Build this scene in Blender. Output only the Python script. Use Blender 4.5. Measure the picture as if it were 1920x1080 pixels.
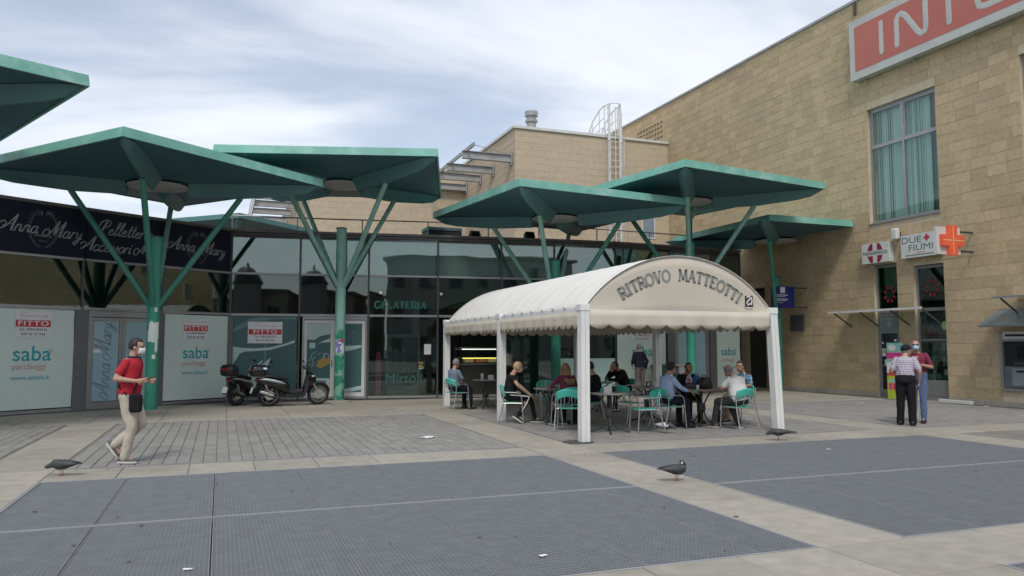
import bpy, bmesh, math, random
from mathutils import Vector, Matrix, Euler, Quaternion
R=math.radians
random.seed(7)
for o in list(bpy.data.objects): bpy.data.objects.remove(o, do_unlink=True)
S=bpy.context.scene
COL=S.collection
# ---------------------------------------------------------------- camera, sky, sun, exposure
cd=bpy.data.cameras.new('camera'); cam=bpy.data.objects.new('camera',cd); COL.objects.link(cam)
cam.location=(0,0,1.6); cam.rotation_euler=(R(90+4.37),0,R(-20.7))
cd.sensor_width=36; cd.lens=27.0; cd.clip_start=.05; cd.clip_end=1500
S.camera=cam
W=bpy.data.worlds.new('World'); S.world=W; W.use_nodes=True
SUN_EL,SUN_AZ=R(52),R(205)          # azimuth measured from +Y clockwise: behind the camera
def sky_world():
    nt=W.node_tree; N=nt.nodes; L=nt.links; N.clear()
    out=N.new('ShaderNodeOutputWorld'); bg=N.new('ShaderNodeBackground'); bg.inputs['Strength'].default_value=.1
    sk=N.new('ShaderNodeTexSky'); sk.sky_type='NISHITA'; sk.sun_disc=False
    sk.sun_elevation=SUN_EL; sk.sun_rotation=SUN_AZ; sk.air_density=1.0; sk.dust_density=1.5; sk.ozone_density=1.0
    tc=N.new('ShaderNodeTexCoord'); sp=N.new('ShaderNodeSeparateXYZ'); L.new(tc.outputs['Generated'],sp.inputs[0])
    # project the view direction on a cloud deck: (x,y)/(z+k)
    a=N.new('ShaderNodeMath'); a.operation='ABSOLUTE'; L.new(sp.outputs['Z'],a.inputs[0])
    b=N.new('ShaderNodeMath'); b.operation='ADD'; b.inputs[1].default_value=.16; L.new(a.outputs[0],b.inputs[0])
    dx=N.new('ShaderNodeMath'); dx.operation='DIVIDE'; L.new(sp.outputs['X'],dx.inputs[0]); L.new(b.outputs[0],dx.inputs[1])
    dy=N.new('ShaderNodeMath'); dy.operation='DIVIDE'; L.new(sp.outputs['Y'],dy.inputs[0]); L.new(b.outputs[0],dy.inputs[1])
    cb=N.new('ShaderNodeCombineXYZ'); L.new(dx.outputs[0],cb.inputs[0]); L.new(dy.outputs[0],cb.inputs[1])
    mp=N.new('ShaderNodeMapping'); mp.inputs['Rotation'].default_value=(0,0,R(24)); mp.inputs['Scale'].default_value=(.62,1.0,1); mp.inputs['Location'].default_value=(1.3,.35,0)
    L.new(cb.outputs[0],mp.inputs['Vector'])
    n1=N.new('ShaderNodeTexNoise'); n1.inputs['Scale'].default_value=1.15; n1.inputs['Detail'].default_value=9; n1.inputs['Roughness'].default_value=.52; n1.inputs['Distortion'].default_value=.5
    L.new(mp.outputs[0],n1.inputs['Vector'])
    rp=N.new('ShaderNodeMapRange'); rp.interpolation_type='SMOOTHSTEP'
    rp.inputs['From Min'].default_value=.38; rp.inputs['From Max'].default_value=.62; rp.inputs['To Min'].default_value=.36; rp.inputs['To Max'].default_value=.97
    L.new(n1.outputs['Fac'],rp.inputs['Value'])
    n2=N.new('ShaderNodeTexNoise'); n2.inputs['Scale'].default_value=2.1; n2.inputs['Detail'].default_value=6; L.new(mp.outputs[0],n2.inputs['Vector'])
    cc=N.new('ShaderNodeMix'); cc.data_type='RGBA'; cc.inputs[6].default_value=(6.0,6.4,7.2,1); cc.inputs[7].default_value=(7.5,7.7,8.1,1)
    L.new(n2.outputs['Fac'],cc.inputs[0])
    mx=N.new('ShaderNodeMix'); mx.data_type='RGBA'; L.new(rp.outputs[0],mx.inputs[0])
    L.new(sk.outputs[0],mx.inputs[6]); L.new(cc.outputs[2],mx.inputs[7])
    L.new(mx.outputs[2],bg.inputs['Color']); L.new(bg.outputs[0],out.inputs['Surface'])
sky_world()
sd=bpy.data.lights.new('sun','SUN'); sun=bpy.data.objects.new('sun',sd); COL.objects.link(sun)
sd.energy=1.3; sd.angle=R(14); sd.color=(1,.96,.9)
sun.rotation_euler=Vector((-math.sin(SUN_AZ)*math.cos(SUN_EL),-math.cos(SUN_AZ)*math.cos(SUN_EL),-math.sin(SUN_EL))).to_track_quat('-Z','Y').to_euler()
S.view_settings.view_transform='Standard'; S.view_settings.look='None'; S.view_settings.gamma=1; S.view_settings.exposure=0.5
S.view_settings.use_curve_mapping=False
S.render.engine='CYCLES'
S.cycles.max_bounces=8; S.cycles.transparent_max_bounces=16

# ---------------------------------------------------------------- helpers
MATS={}
def mat(name,col,rough=.6,metal=0.,var=.12,vs=2.5,bump=0.,bs=60.,rnd=0.,stain=0.,ss=.5,spec=.5,emit=None,coat=0.,local=False,scol=None,speck=0.):
    """procedural principled material: base colour varied by noise in metres, optional per-piece shift, stains and relief"""
    m=bpy.data.materials.new(name); m.use_nodes=True; nt=m.node_tree; N=nt.nodes; L=nt.links
    P=N['Principled BSDF']; P.inputs['Roughness'].default_value=rough; P.inputs['Metallic'].default_value=metal
    P.inputs['Specular IOR Level'].default_value=spec
    if coat: P.inputs['Coat Weight'].default_value=coat; P.inputs['Coat Roughness'].default_value=.08
    if local:
        g=N.new('ShaderNodeTexCoord'); vec=g.outputs['Object']
    else:
        g=N.new('ShaderNodeNewGeometry'); vec=g.outputs['Position']
    no=N.new('ShaderNodeTexNoise'); no.inputs['Scale'].default_value=vs; no.inputs['Detail'].default_value=6; L.new(vec,no.inputs['Vector'])
    mr=N.new('ShaderNodeMapRange'); mr.inputs['From Min'].default_value=.25; mr.inputs['From Max'].default_value=.75
    mr.inputs['To Min'].default_value=1-var; mr.inputs['To Max'].default_value=1+var; L.new(no.outputs['Fac'],mr.inputs['Value'])
    fac=mr.outputs[0]
    if rnd:
        oi=N.new('ShaderNodeObjectInfo'); ge=N.new('ShaderNodeNewGeometry')
        ad=N.new('ShaderNodeMath'); ad.operation='ADD'; L.new(oi.outputs['Random'],ad.inputs[0]); L.new(ge.outputs['Random Per Island'],ad.inputs[1])
        fr=N.new('ShaderNodeMath'); fr.operation='FRACT'; L.new(ad.outputs[0],fr.inputs[0])
        r2=N.new('ShaderNodeMapRange'); r2.inputs['To Min'].default_value=1-rnd; r2.inputs['To Max'].default_value=1+rnd; L.new(fr.outputs[0],r2.inputs['Value'])
        mu=N.new('ShaderNodeMath'); mu.operation='MULTIPLY'; L.new(fac,mu.inputs[0]); L.new(r2.outputs[0],mu.inputs[1]); fac=mu.outputs[0]
    vm=N.new('ShaderNodeVectorMath'); vm.operation='SCALE'; vm.inputs[0].default_value=col[:3]; L.new(fac,vm.inputs['Scale'])
    colout=vm.outputs[0]
    if stain:
        n3=N.new('ShaderNodeTexNoise'); n3.inputs['Scale'].default_value=ss; n3.inputs['Detail'].default_value=9; n3.inputs['Roughness'].default_value=.68; L.new(vec,n3.inputs['Vector'])
        m3=N.new('ShaderNodeMapRange'); m3.interpolation_type='SMOOTHSTEP'; m3.inputs['From Min'].default_value=.48; m3.inputs['From Max'].default_value=.72; m3.inputs['To Max'].default_value=stain; L.new(n3.outputs['Fac'],m3.inputs['Value'])
        mx=N.new('ShaderNodeMix'); mx.data_type='RGBA'; L.new(m3.outputs[0],mx.inputs[0]); L.new(colout,mx.inputs[6])
        mx.inputs[7].default_value=(*(scol or [c*.45 for c in col[:3]]),1); colout=mx.outputs[2]
    if speck:   # chewing-gum and grime spots
        v4=N.new('ShaderNodeTexVoronoi'); v4.inputs['Scale'].default_value=5.5; v4.inputs['Randomness'].default_value=1; L.new(vec,v4.inputs['Vector'])
        n4=N.new('ShaderNodeTexNoise'); n4.inputs['Scale'].default_value=1.3; n4.inputs['Detail'].default_value=3; L.new(vec,n4.inputs['Vector'])
        t4=N.new('ShaderNodeMapRange'); t4.inputs['From Min'].default_value=.42; t4.inputs['From Max'].default_value=.7; t4.inputs['To Min'].default_value=.02; t4.inputs['To Max'].default_value=.17; L.new(n4.outputs['Fac'],t4.inputs['Value'])
        l4=N.new('ShaderNodeMath'); l4.operation='LESS_THAN'; L.new(v4.outputs['Distance'],l4.inputs[0]); L.new(t4.outputs[0],l4.inputs[1])
        m4=N.new('ShaderNodeMath'); m4.operation='MULTIPLY'; m4.inputs[1].default_value=speck; L.new(l4.outputs[0],m4.inputs[0])
        x4=N.new('ShaderNodeMix'); x4.data_type='RGBA'; L.new(m4.outputs[0],x4.inputs[0]); L.new(colout,x4.inputs[6]); x4.inputs[7].default_value=(*[c*.5 for c in col[:3]],1); colout=x4.outputs[2]
    L.new(colout,P.inputs['Base Color'])
    if bump:
        n2=N.new('ShaderNodeTexNoise'); n2.inputs['Scale'].default_value=bs; n2.inputs['Detail'].default_value=5; L.new(vec,n2.inputs['Vector'])
        bp=N.new('ShaderNodeBump'); bp.inputs['Strength'].default_value=bump; bp.inputs['Distance'].default_value=.01; L.new(n2.outputs['Fac'],bp.inputs['Height']); L.new(bp.outputs[0],P.inputs['Normal'])
    if emit: P.inputs['Emission Color'].default_value=(*emit[:3],1); P.inputs['Emission Strength'].default_value=emit[3]
    MATS[name]=m; return m
def glassmat(name,tint=(.62,.72,.69),refl=.10,rough=.015):
    m=bpy.data.materials.new(name); m.use_nodes=True; nt=m.node_tree; N=nt.nodes; L=nt.links; N.clear()
    out=N.new('ShaderNodeOutputMaterial'); tr=N.new('ShaderNodeBsdfTransparent'); tr.inputs[0].default_value=(*tint,1)
    gl=N.new('ShaderNodeBsdfGlossy'); gl.inputs['Roughness'].default_value=rough; gl.inputs['Color'].default_value=(.85,.95,.92,1)
    # Schlick reflectance, the same from either side of the pane
    ge=N.new('ShaderNodeNewGeometry'); dt=N.new('ShaderNodeVectorMath'); dt.operation='DOT_PRODUCT'; L.new(ge.outputs['Incoming'],dt.inputs[0]); L.new(ge.outputs['Normal'],dt.inputs[1])
    ab=N.new('ShaderNodeMath'); ab.operation='ABSOLUTE'; L.new(dt.outputs['Value'],ab.inputs[0])
    om=N.new('ShaderNodeMath'); om.operation='SUBTRACT'; om.inputs[0].default_value=1; om.use_clamp=True; L.new(ab.outputs[0],om.inputs[1])
    pw=N.new('ShaderNodeMath'); pw.operation='POWER'; pw.inputs[1].default_value=5; L.new(om.outputs[0],pw.inputs[0])
    ad=N.new('ShaderNodeMath'); ad.operation='MULTIPLY_ADD'; ad.use_clamp=True; ad.inputs[1].default_value=1-refl; ad.inputs[2].default_value=refl; L.new(pw.outputs[0],ad.inputs[0])
    # slight waviness of large panes
    g=N.new('ShaderNodeNewGeometry'); no=N.new('ShaderNodeTexNoise'); no.inputs['Scale'].default_value=.9; no.inputs['Detail'].default_value=1; L.new(g.outputs['Position'],no.inputs['Vector'])
    bp=N.new('ShaderNodeBump'); bp.inputs['Strength'].default_value=.06; bp.inputs['Distance'].default_value=.05; L.new(no.outputs['Fac'],bp.inputs['Height']); L.new(bp.outputs[0],gl.inputs['Normal'])
    mx=N.new('ShaderNodeMixShader'); L.new(ad.outputs[0],mx.inputs[0]); L.new(tr.outputs[0],mx.inputs[1]); L.new(gl.outputs[0],mx.inputs[2])
    L.new(mx.outputs[0],out.inputs['Surface']); MATS[name]=m; return m

class MB:
    """collects shapes; build() links them as ONE mesh object (verts given in world or parent-local space)"""
    def __init__(s): s.v=[]; s.f=[]; s.mi=[]; s.cur=0
    def add(s,vs,fs):
        n=len(s.v); s.v+= [tuple(p) for p in vs]; s.f+=[tuple(i+n for i in f) for f in fs]; s.mi+=[s.cur]*len(fs); return s
    def box(s,c,d,rz=0,M=None,bev=0):
        hx,hy,hz=d[0]/2,d[1]/2,d[2]/2
        if bev:
            vs=[];b=min(bev,hx*.9,hy*.9,hz*.9)
            bm=bmesh.new(); bmesh.ops.create_cube(bm,size=1)
            for q in bm.verts: q.co=Vector((q.co.x*d[0],q.co.y*d[1],q.co.z*d[2]))
            bmesh.ops.bevel(bm,geom=bm.edges[:],offset=b,segments=1,affect='EDGES',profile=.5)
            bm.verts.index_update(); vs=[q.co.copy() for q in bm.verts]; fs=[[q.index for q in f.verts] for f in bm.faces]; bm.free()
        else:
            vs=[Vector((x,y,z)) for x in(-hx,hx) for y in(-hy,hy) for z in(-hz,hz)]
            fs=[(0,1,3,2),(4,6,7,5),(0,4,5,1),(2,3,7,6),(0,2,6,4),(1,5,7,3)]
        if M is None: M=Matrix.Rotation(rz,3,'Z')
        return s.add([Vector(c)+(M@p) for p in vs],fs)
    def box2(s,a,b): return s.box([(a[i]+b[i])/2 for i in range(3)],[abs(b[i]-a[i]) for i in range(3)])
    def bar(s,p0,p1,w,h,up=(0,0,1)):
        p0=Vector(p0);p1=Vector(p1); d=(p1-p0).normalized(); u=Vector(up)
        if abs(d.dot(u))>.98: u=Vector((1,0,0))
        x=d.cross(u).normalized(); z=x.cross(d)
        vs=[p+x*a*w/2+z*b*h/2 for p in(p0,p1) for a,b in((-1,-1),(1,-1),(1,1),(-1,1))]
        return s.add(vs,[(3,2,1,0),(4,5,6,7),(0,1,5,4),(1,2,6,5),(2,3,7,6),(3,0,4,7)])
    def cyl(s,p0,p1,r0,r1=None,n=12,cap=True):
        return s.tube([p0,p1],[r0,r0 if r1 is None else r1],n,cap)
    def tube(s,pts,r,n=8,cap=True,sx=1.,closed=False):
        pts=[Vector(p) for p in pts]; k=len(pts); rr=r if isinstance(r,(list,tuple)) else [r]*k
        vs=[];fs=[];ref=None
        for i,p in enumerate(pts):
            if closed: t=(pts[(i+1)%k]-pts[i-1]).normalized()
            else: t=(pts[min(i+1,k-1)]-pts[max(i-1,0)]).normalized()
            if ref is None:
                ref=Vector((0,0,1)) if abs(t.z)<.9 else Vector((1,0,0))
            x=t.cross(ref)
            if x.length<1e-5: x=t.orthogonal()
            x.normalize(); y=x.cross(t); ref=y
            for j in range(n):
                a=2*math.pi*j/n; vs.append(p+x*math.cos(a)*rr[i]*sx+y*math.sin(a)*rr[i])
        for i in range(k if closed else k-1):
            i2=(i+1)%k
            for j in range(n): fs.append((i*n+j,i*n+(j+1)%n,i2*n+(j+1)%n,i2*n+j))
        if cap and not closed: fs.append(tuple(range(n-1,-1,-1))); fs.append(tuple((k-1)*n+j for j in range(n)))
        return s.add(vs,fs)
    def prism(s,poly,ext,o=(0,0,0),x=(1,0,0),y=(0,1,0)):
        """polygon in plane (o,x,y) extruded along x cross y by ext"""
        o=Vector(o);x=Vector(x);y=Vector(y);z=x.cross(y)*ext; n=len(poly)
        vs=[o+x*a+y*b for a,b in poly]+[o+x*a+y*b+z for a,b in poly]
        fs=[tuple(range(n-1,-1,-1)),tuple(range(n,2*n))]+[(i,(i+1)%n,(i+1)%n+n,i+n) for i in range(n)]
        return s.add(vs,fs)
    def lathe(s,prof,o=(0,0,0),n=16,ax=(0,0,1),cap=True):
        o=Vector(o); q=Vector((0,0,1)).rotation_difference(Vector(ax)); vs=[];fs=[]
        for r,z in prof:
            for j in range(n): a=2*math.pi*j/n; vs.append(o+q@Vector((r*math.cos(a),r*math.sin(a),z)))
        for i in range(len(prof)-1):
            for j in range(n): fs.append((i*n+j,i*n+(j+1)%n,(i+1)*n+(j+1)%n,(i+1)*n+j))
        if cap: fs.append(tuple(range(n-1,-1,-1))); fs.append(tuple((len(prof)-1)*n+j for j in range(n)))
        return s.add(vs,fs)
    def ell(s,c,r,n=12,m=8,M=None):
        c=Vector(c); vs=[];fs=[]
        for i in range(1,m):
            t=math.pi*i/m
            for j in range(n):
                a=2*math.pi*j/n; p=Vector((r[0]*math.sin(t)*math.cos(a),r[1]*math.sin(t)*math.sin(a),-r[2]*math.cos(t)))
                vs.append(c+(M@p if M else p))
        b=Vector((0,0,-r[2]));t_=Vector((0,0,r[2])); vs+=[c+(M@b if M else b),c+(M@t_ if M else t_)]
        for i in range(m-2):
            for j in range(n): fs.append((i*n+j,i*n+(j+1)%n,(i+1)*n+(j+1)%n,(i+1)*n+j))
        B=(m-1)*n
        for j in range(n): fs.append((B,(j+1)%n,j)); fs.append((B+1,(m-2)*n+j,(m-2)*n+(j+1)%n))
        return s.add(vs,fs)
    def loft(s,rings,cap=True):
        n=len(rings[0]); vs=[p for r in rings for p in r]; fs=[]
        for i in range(len(rings)-1):
            for j in range(n): fs.append((i*n+j,i*n+(j+1)%n,(i+1)*n+(j+1)%n,(i+1)*n+j))
        if cap: fs.append(tuple(range(n-1,-1,-1))); fs.append(tuple((len(rings)-1)*n+j for j in range(n)))
        return s.add(vs,fs)
    def mesh(s,name,mats,off=None,smooth=False):
        me=bpy.data.meshes.new(name)
        vs=[Vector(p)-off for p in s.v] if off is not None else s.v
        me.from_pydata(vs,[],s.f); 
        for m in (mats if isinstance(mats,(list,tuple)) else [mats]): me.materials.append(m if not isinstance(m,str) else MATS[m])
        if any(s.mi): me.polygons.foreach_set('material_index',s.mi)
        if smooth: me.polygons.foreach_set('use_smooth',[True]*len(me.polygons))
        me.update(); return me
    def build(s,name,m,parent=None,world=True,smooth=False,loc=None):
        off=None
        if world and parent is not None: off=wloc(parent)
        if loc is not None: off=Vector(loc)
        me=s.mesh(name,m,off,smooth); o=bpy.data.objects.new(name,me); COL.objects.link(o)
        if parent is not None: o.parent=parent
        elif loc is not None: o.location=loc
        if smooth=='auto': autosmooth(o)
        return o
def autosmooth(o,ang=38):
    me=o.data; me.polygons.foreach_set('use_smooth',[True]*len(me.polygons))
    bm=bmesh.new(); bm.from_mesh(me); bmesh.ops.remove_doubles(bm,verts=bm.verts[:],dist=1e-5)
    for e in bm.edges:
        if len(e.link_faces)==2: e.smooth=e.calc_face_angle(0)<R(ang)
    bm.to_mesh(me); bm.free()
def wloc(o):
    p=Vector((0,0,0))
    while o is not None: p+=Vector(o.location); o=o.parent
    return p
def tag(o,label=None,cat=None,group=None,kind=None):
    if label: o['label']=label
    if cat: o['category']=cat
    if group: o['group']=group
    if kind: o['kind']=kind
    return o
def thing(name,label,cat,loc=(0,0,0),rz=0,group=None,kind=None):
    o=bpy.data.objects.new(name,None); COL.objects.link(o); o.location=loc; o.rotation_euler=(0,0,rz); o.empty_display_size=.2
    return tag(o,label,cat,group,kind)
def copy_tree(o,parent=None):
    c=o.copy(); COL.objects.link(c); c.parent=parent
    for ch in o.children: copy_tree(ch,c)
    return c
_cache={}
def piece(name,size,m,loc,parent,bev=.006,rot=(0,0,0)):
    """one small bevelled block; alike sizes share mesh data"""
    k=(name,m,tuple(round(q,3) for q in size))
    if k not in _cache: _cache[k]=MB().box((0,0,0),size,bev=bev).mesh(name,m)
    o=bpy.data.objects.new(name,_cache[k]); COL.objects.link(o); o.parent=parent
    o.location=Vector(loc)-wloc(parent); o.rotation_euler=rot; return o
def txt(s,size,m,parent,o,x,up,align='CENTER',bold=0.,shear=0.,sx=1.,ext=.0015,name='lettering',space=1.):
    """flat lettering standing 1-2 mm proud of its sign"""
    cu=bpy.data.curves.new('t','FONT'); cu.body=s; cu.size=size; cu.align_x=align; cu.align_y='CENTER'; cu.extrude=ext; cu.offset=bold; cu.shear=shear; cu.resolution_u=3; cu.space_character=space
    ob=bpy.data.objects.new('t',cu); COL.objects.link(ob)
    dg=bpy.context.evaluated_depsgraph_get(); me=bpy.data.meshes.new_from_object(ob.evaluated_get(dg))
    bpy.data.objects.remove(ob); bpy.data.curves.remove(cu)
    x=Vector(x).normalized(); up=Vector(up).normalized(); z=x.cross(up)
    M=Matrix((x*sx,up,z)).transposed().to_4x4(); M.translation=Vector(o)-wloc(parent)
    me.transform(M); me.name=name; me.materials.clear(); me.materials.append(MATS[m])
    ob=bpy.data.objects.new(name,me); COL.objects.link(ob); ob.parent=parent; return ob
def strokes(lines,w,m,parent,o,x,up,ext=.003,name='lettering'):
    """hand drawn strokes (lists of 2D points in metres) as flat ribbons"""
    x=Vector(x).normalized(); up=Vector(up).normalized(); z=x.cross(up); o=Vector(o); b=MB()
    for ln in lines:
        ww=w
        if isinstance(ln,tuple) and len(ln)==2 and isinstance(ln[1],(float,int)) and isinstance(ln[0],list): ln,ww=ln
        n=len(ln); L_=[];R_=[]
        for i in range(n):
            a=Vector(ln[max(i-1,0)]);c=Vector(ln[min(i+1,n-1)]); t=(c-a); t=t.normalized() if t.length>1e-9 else Vector((1,0)); nn=Vector((-t.y,t.x))*ww/2; p=Vector(ln[i]); L_.append(p+nn);R_.append(p-nn)
        for i in range(n-1):
            q=[L_[i],R_[i],R_[i+1],L_[i+1]]
            vs=[o+x*p.x+up*p.y for p in q]+[o+x*p.x+up*p.y+z*ext for p in q]
            b.add(vs,[(4,5,6,7),(3,2,1,0),(0,1,5,4),(1,2,6,5),(2,3,7,6),(3,0,4,7)])
    return b.build(name,m,parent)
def arc(cx,cy,rx,ry,a0,a1,n=10): return [(cx+rx*math.cos(R(a0+(a1-a0)*i/n)),cy+ry*math.sin(R(a0+(a1-a0)*i/n))) for i in range(n+1)]

# ---------------------------------------------------------------- materials
mat('joint',(.20,.19,.17),.9,var=.2,vs=1.2,bump=.3)
mat('slab',(.335,.31,.262),.85,var=.14,vs=5,bump=.35,bs=90,rnd=.09,stain=.5,ss=.6,scol=(.20,.185,.15),speck=.30)
mat('paver',(.255,.248,.232),.88,var=.12,vs=5,bump=.35,bs=70,rnd=.09,stain=.5,ss=.5,scol=(.165,.158,.145),speck=.25)
mat('steel_grate',(.285,.305,.318),.5,metal=.3,var=.1,vs=6)
mat('steel_joint',(.36,.37,.38),.5,metal=.3,var=.1)
mat('pit',(.03,.03,.03),.95)
mat('stone',(.455,.355,.215),.9,var=.14,vs=9,bump=.5,bs=35,rnd=.11,stain=.35,ss=.5,scol=(.30,.245,.165))
mat('mortar',(.52,.44,.31),.95,var=.12,vs=4,bump=.4)
mat('stone_pale',(.49,.405,.295),.9,var=.10,vs=6,bump=.3,bs=30,rnd=.035,stain=.4,ss=.3,scol=(.37,.30,.215))
mat('mortar_pale',(.50,.415,.30),.95,var=.1,vs=3)
mat('coping',(.62,.62,.6),.5,metal=.2,var=.08)
mat('coping_dark',(.12,.115,.11),.6,var=.2)
mat('alu',(.33,.33,.335),.45,metal=.6,var=.06)
mat('alu_white',(.62,.62,.60),.45,var=.08,stain=.2,ss=2)
mat('alu_dark',(.085,.088,.09),.5,metal=.3,var=.08)
mat('steel_beam',(.36,.36,.36),.55,metal=.3,var=.15,stain=.4,ss=3,scol=(.2,.17,.15))
mat('green_paint',(.035,.26,.175),.5,var=.16,vs=3,stain=.3,ss=1.2,scol=(.08,.27,.215),rnd=.05)
mat('green_faded',(.20,.38,.32),.55,var=.16,vs=4,stain=.4,ss=1.6,scol=(.27,.42,.37))
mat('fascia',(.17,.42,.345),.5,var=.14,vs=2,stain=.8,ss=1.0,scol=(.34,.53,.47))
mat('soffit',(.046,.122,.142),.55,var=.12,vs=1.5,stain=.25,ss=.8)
mat('disc',(.44,.44,.43),.6,var=.06)
glassmat('glass',(.62,.72,.69),.10)
glassmat('glass_upper',(.72,.80,.775),.13)
glassmat('glass_dark',(.32,.37,.36),.11)
glassmat('glass_clear',(.86,.92,.90),.05)
mat('interior_wall',(.30,.31,.29),.8,var=.1)
mat('interior_dark',(.045,.047,.047),.8,var=.2)
mat('interior_floor',(.16,.15,.14),.5,var=.1)
mat('paper',(.60,.70,.64),.75,var=.05,vs=1.6,bump=.25,bs=5)
mat('paper_white',(.70,.70,.69),.7,var=.04)
mat('film_blue',(.30,.45,.51),.5,var=.06)
mat('film_teal',(.045,.115,.12),.4,var=.1,vs=1.5)
mat('film_pale',(.42,.55,.52),.6,var=.05)
mat('film_ochre',(.38,.25,.06),.6)
mat('film_grey',(.17,.20,.17),.6)
mat('ink_red',(.50,.045,.05),.6,var=.05)
mat('ink_teal',(.02,.33,.36),.6)
mat('ink_pink',(.52,.27,.25),.6)
mat('ink_grey',(.19,.19,.19),.6)
mat('ink_black',(.02,.02,.022),.6)
mat('ink_greygreen',(.235,.245,.23),.7,var=.1)
mat('ink_green',(.02,.17,.11),.5)
mat('ink_steel',(.20,.26,.30),.6)
mat('white_paint',(.74,.74,.72),.5,var=.05,stain=.12,ss=2)
mat('navy',(.008,.011,.029),.6,var=.15,spec=.25)
mat('sign_silver',(.29,.29,.29),.5,var=.25,vs=9)
mat('sign_dim',(.055,.058,.075),.5,var=.2)
mat('black',(.012,.012,.013),.5)
mat('dark_grey',(.05,.05,.052),.55,var=.1)
mat('mid_grey',(.22,.22,.225),.5,var=.06)
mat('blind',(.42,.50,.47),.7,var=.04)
mat('blind_pale',(.50,.64,.60),.7,var=.06,rnd=.1)
mat('ink_lime',(.30,.42,.05),.6); mat('ink_paleGreen',(.30,.48,.22),.6); mat('ink_crimson',(.20,.010,.03),.5,emit=None); mat('film_dim',(.17,.23,.215),.5)
mat('green_dim',(.008,.05,.028),.6); glassmat('glass_green',(.35,.6,.45),.06)
mat('carton_a',(.55,.55,.5),.6);mat('carton_b',(.10,.28,.26),.6);mat('carton_c',(.45,.12,.1),.6);mat('carton_d',(.1,.15,.35),.6)
mat('pane_sky',(.22,.27,.33),.12,spec=.8)
mat('steel_pale',(.60,.60,.60),.5,metal=.2,var=.08)
mat('white_steel',(.66,.66,.65),.5,var=.06)
# ================================================================ GROUND
ground=thing('ground',None,None,(0,0,0),kind='structure')
HOLES=[(-1.98,4.54,5.02,10.62),(5.43,11.95,5.02,10.62),(-1.98,4.54,-.6,4.16),(5.43,11.95,-.6,4.16)]
def ground_sheet():
    us=sorted({-220,220,*[h[0] for h in HOLES],*[h[1] for h in HOLES]}); vs=sorted({-200,260,*[h[2] for h in HOLES],*[h[3] for h in HOLES]})
    b=MB()
    for i in range(len(us)-1):
        for j in range(len(vs)-1):
            cu,cv=(us[i]+us[i+1])/2,(vs[j]+vs[j+1])/2
            if any(h[0]<cu<h[1] and h[2]<cv<h[3] for h in HOLES): continue
            b.add([(us[i],vs[j],-.014),(us[i+1],vs[j],-.014),(us[i+1],vs[j+1],-.014),(us[i],vs[j+1],-.014)],[(0,1,2,3)])
    o=b.build('paving_bed','joint',ground); o['kind']='structure'
    for h in HOLES:
        b=MB(); a0,a1,b0,b1=h
        b.add([(a0,b0,-.014),(a1,b0,-.014),(a1,b1,-.014),(a0,b1,-.014),(a0,b0,-.9),(a1,b0,-.9),(a1,b1,-.9),(a0,b1,-.9)],[(0,1,5,4),(1,2,6,5),(2,3,7,6),(3,0,4,7),(4,5,6,7)])
        b.build('vent_pit','pit',ground)
ground_sheet()
rg=random.Random(3)
def slabrow(u0,u1,v0,v1,n,along='u'):
    g=.010
    for i in range(n):
        if along=='u': a0=u0+(u1-u0)*i/n;a1=u0+(u1-u0)*(i+1)/n;b0,b1=v0,v1
        else: b0=v0+(v1-v0)*i/n;b1=v0+(v1-v0)*(i+1)/n;a0,a1=u0,u1
        piece('slab',(a1-a0-g,b1-b0-g,.05),'slab',((a0+a1)/2,(b0+b1)/2,-.025+rg.uniform(-.003,.003)),ground,.007,(R(rg.uniform(-.12,.12)),R(rg.uniform(-.12,.12)),0))
STRU=[(-9.4,-2.88),(-1.98,4.54),(5.43,11.95),(12.85,19.3)]
CROSS=[(-2.88,-1.98),(4.54,5.43),(11.95,12.85)]
for v0,v1,n in ((4.16,5.02,8),(10.62,11.55,8)):
    for u0,u1 in STRU[1:]: slabrow(u0,u1,v0,v1,n)
    slabrow(-9.4,-2.88,v0,v1,8)
    for u0,u1 in CROSS: slabrow(u0,u1,v0,v1,1)
for u0,u1 in CROSS:
    slabrow(u0,u1,5.02,10.62,6,'v'); slabrow(u0,u1,11.55,18.2,7,'v'); slabrow(u0,u1,0,4.16,4,'v')
for k in range(4):
    v0=18.2+k*1.25
    slabrow(-9.4,19.3,v0,v0+1.25,21)
# grey pavers: rows running away from the viewer
pav=[]
for u0,u1 in STRU:
    nr=int((u1-u0-.12)/.172); w=(u1-u0-.12)/nr
    for i in range(nr):
        v=11.67+ (i%2)*.0
        v-=rg.uniform(0,.22); first=True
        while v<18.14:
            l=.36; a=max(v,11.67); b_=min(v+l,18.14)
            if b_-a>.06: pav.append((u0+.06+(i+.5)*w,(a+b_)/2,w-.010,b_-a-.007))
            v+=l
def vis(p): return p[1]+abs(p[0]-1.5)*.35
pav.sort(key=vis)
for p in pav[:300]: piece('paver',(p[2],round(p[3],2),.045),'paver',(p[0],p[1],-.0225+rg.uniform(-.0025,.0025)),ground,.005,(R(rg.uniform(-.25,.25)),R(rg.uniform(-.25,.25)),0))
b=MB()
for p in pav[300:]: b.box((p[0],p[1],-.0225+rg.uniform(-.0025,.0025)),(p[2],p[3],.045),bev=.005)
o=b.build('paver_field','paver',ground); o['kind']='stuff'
# edging bands between pavers and slab strips
for u0,u1 in STRU:
    MB().box2((u0+.004,11.556,-.05),(u1-.004,11.655,-.001)).build('paver_edging','mid_grey',ground)

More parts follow.
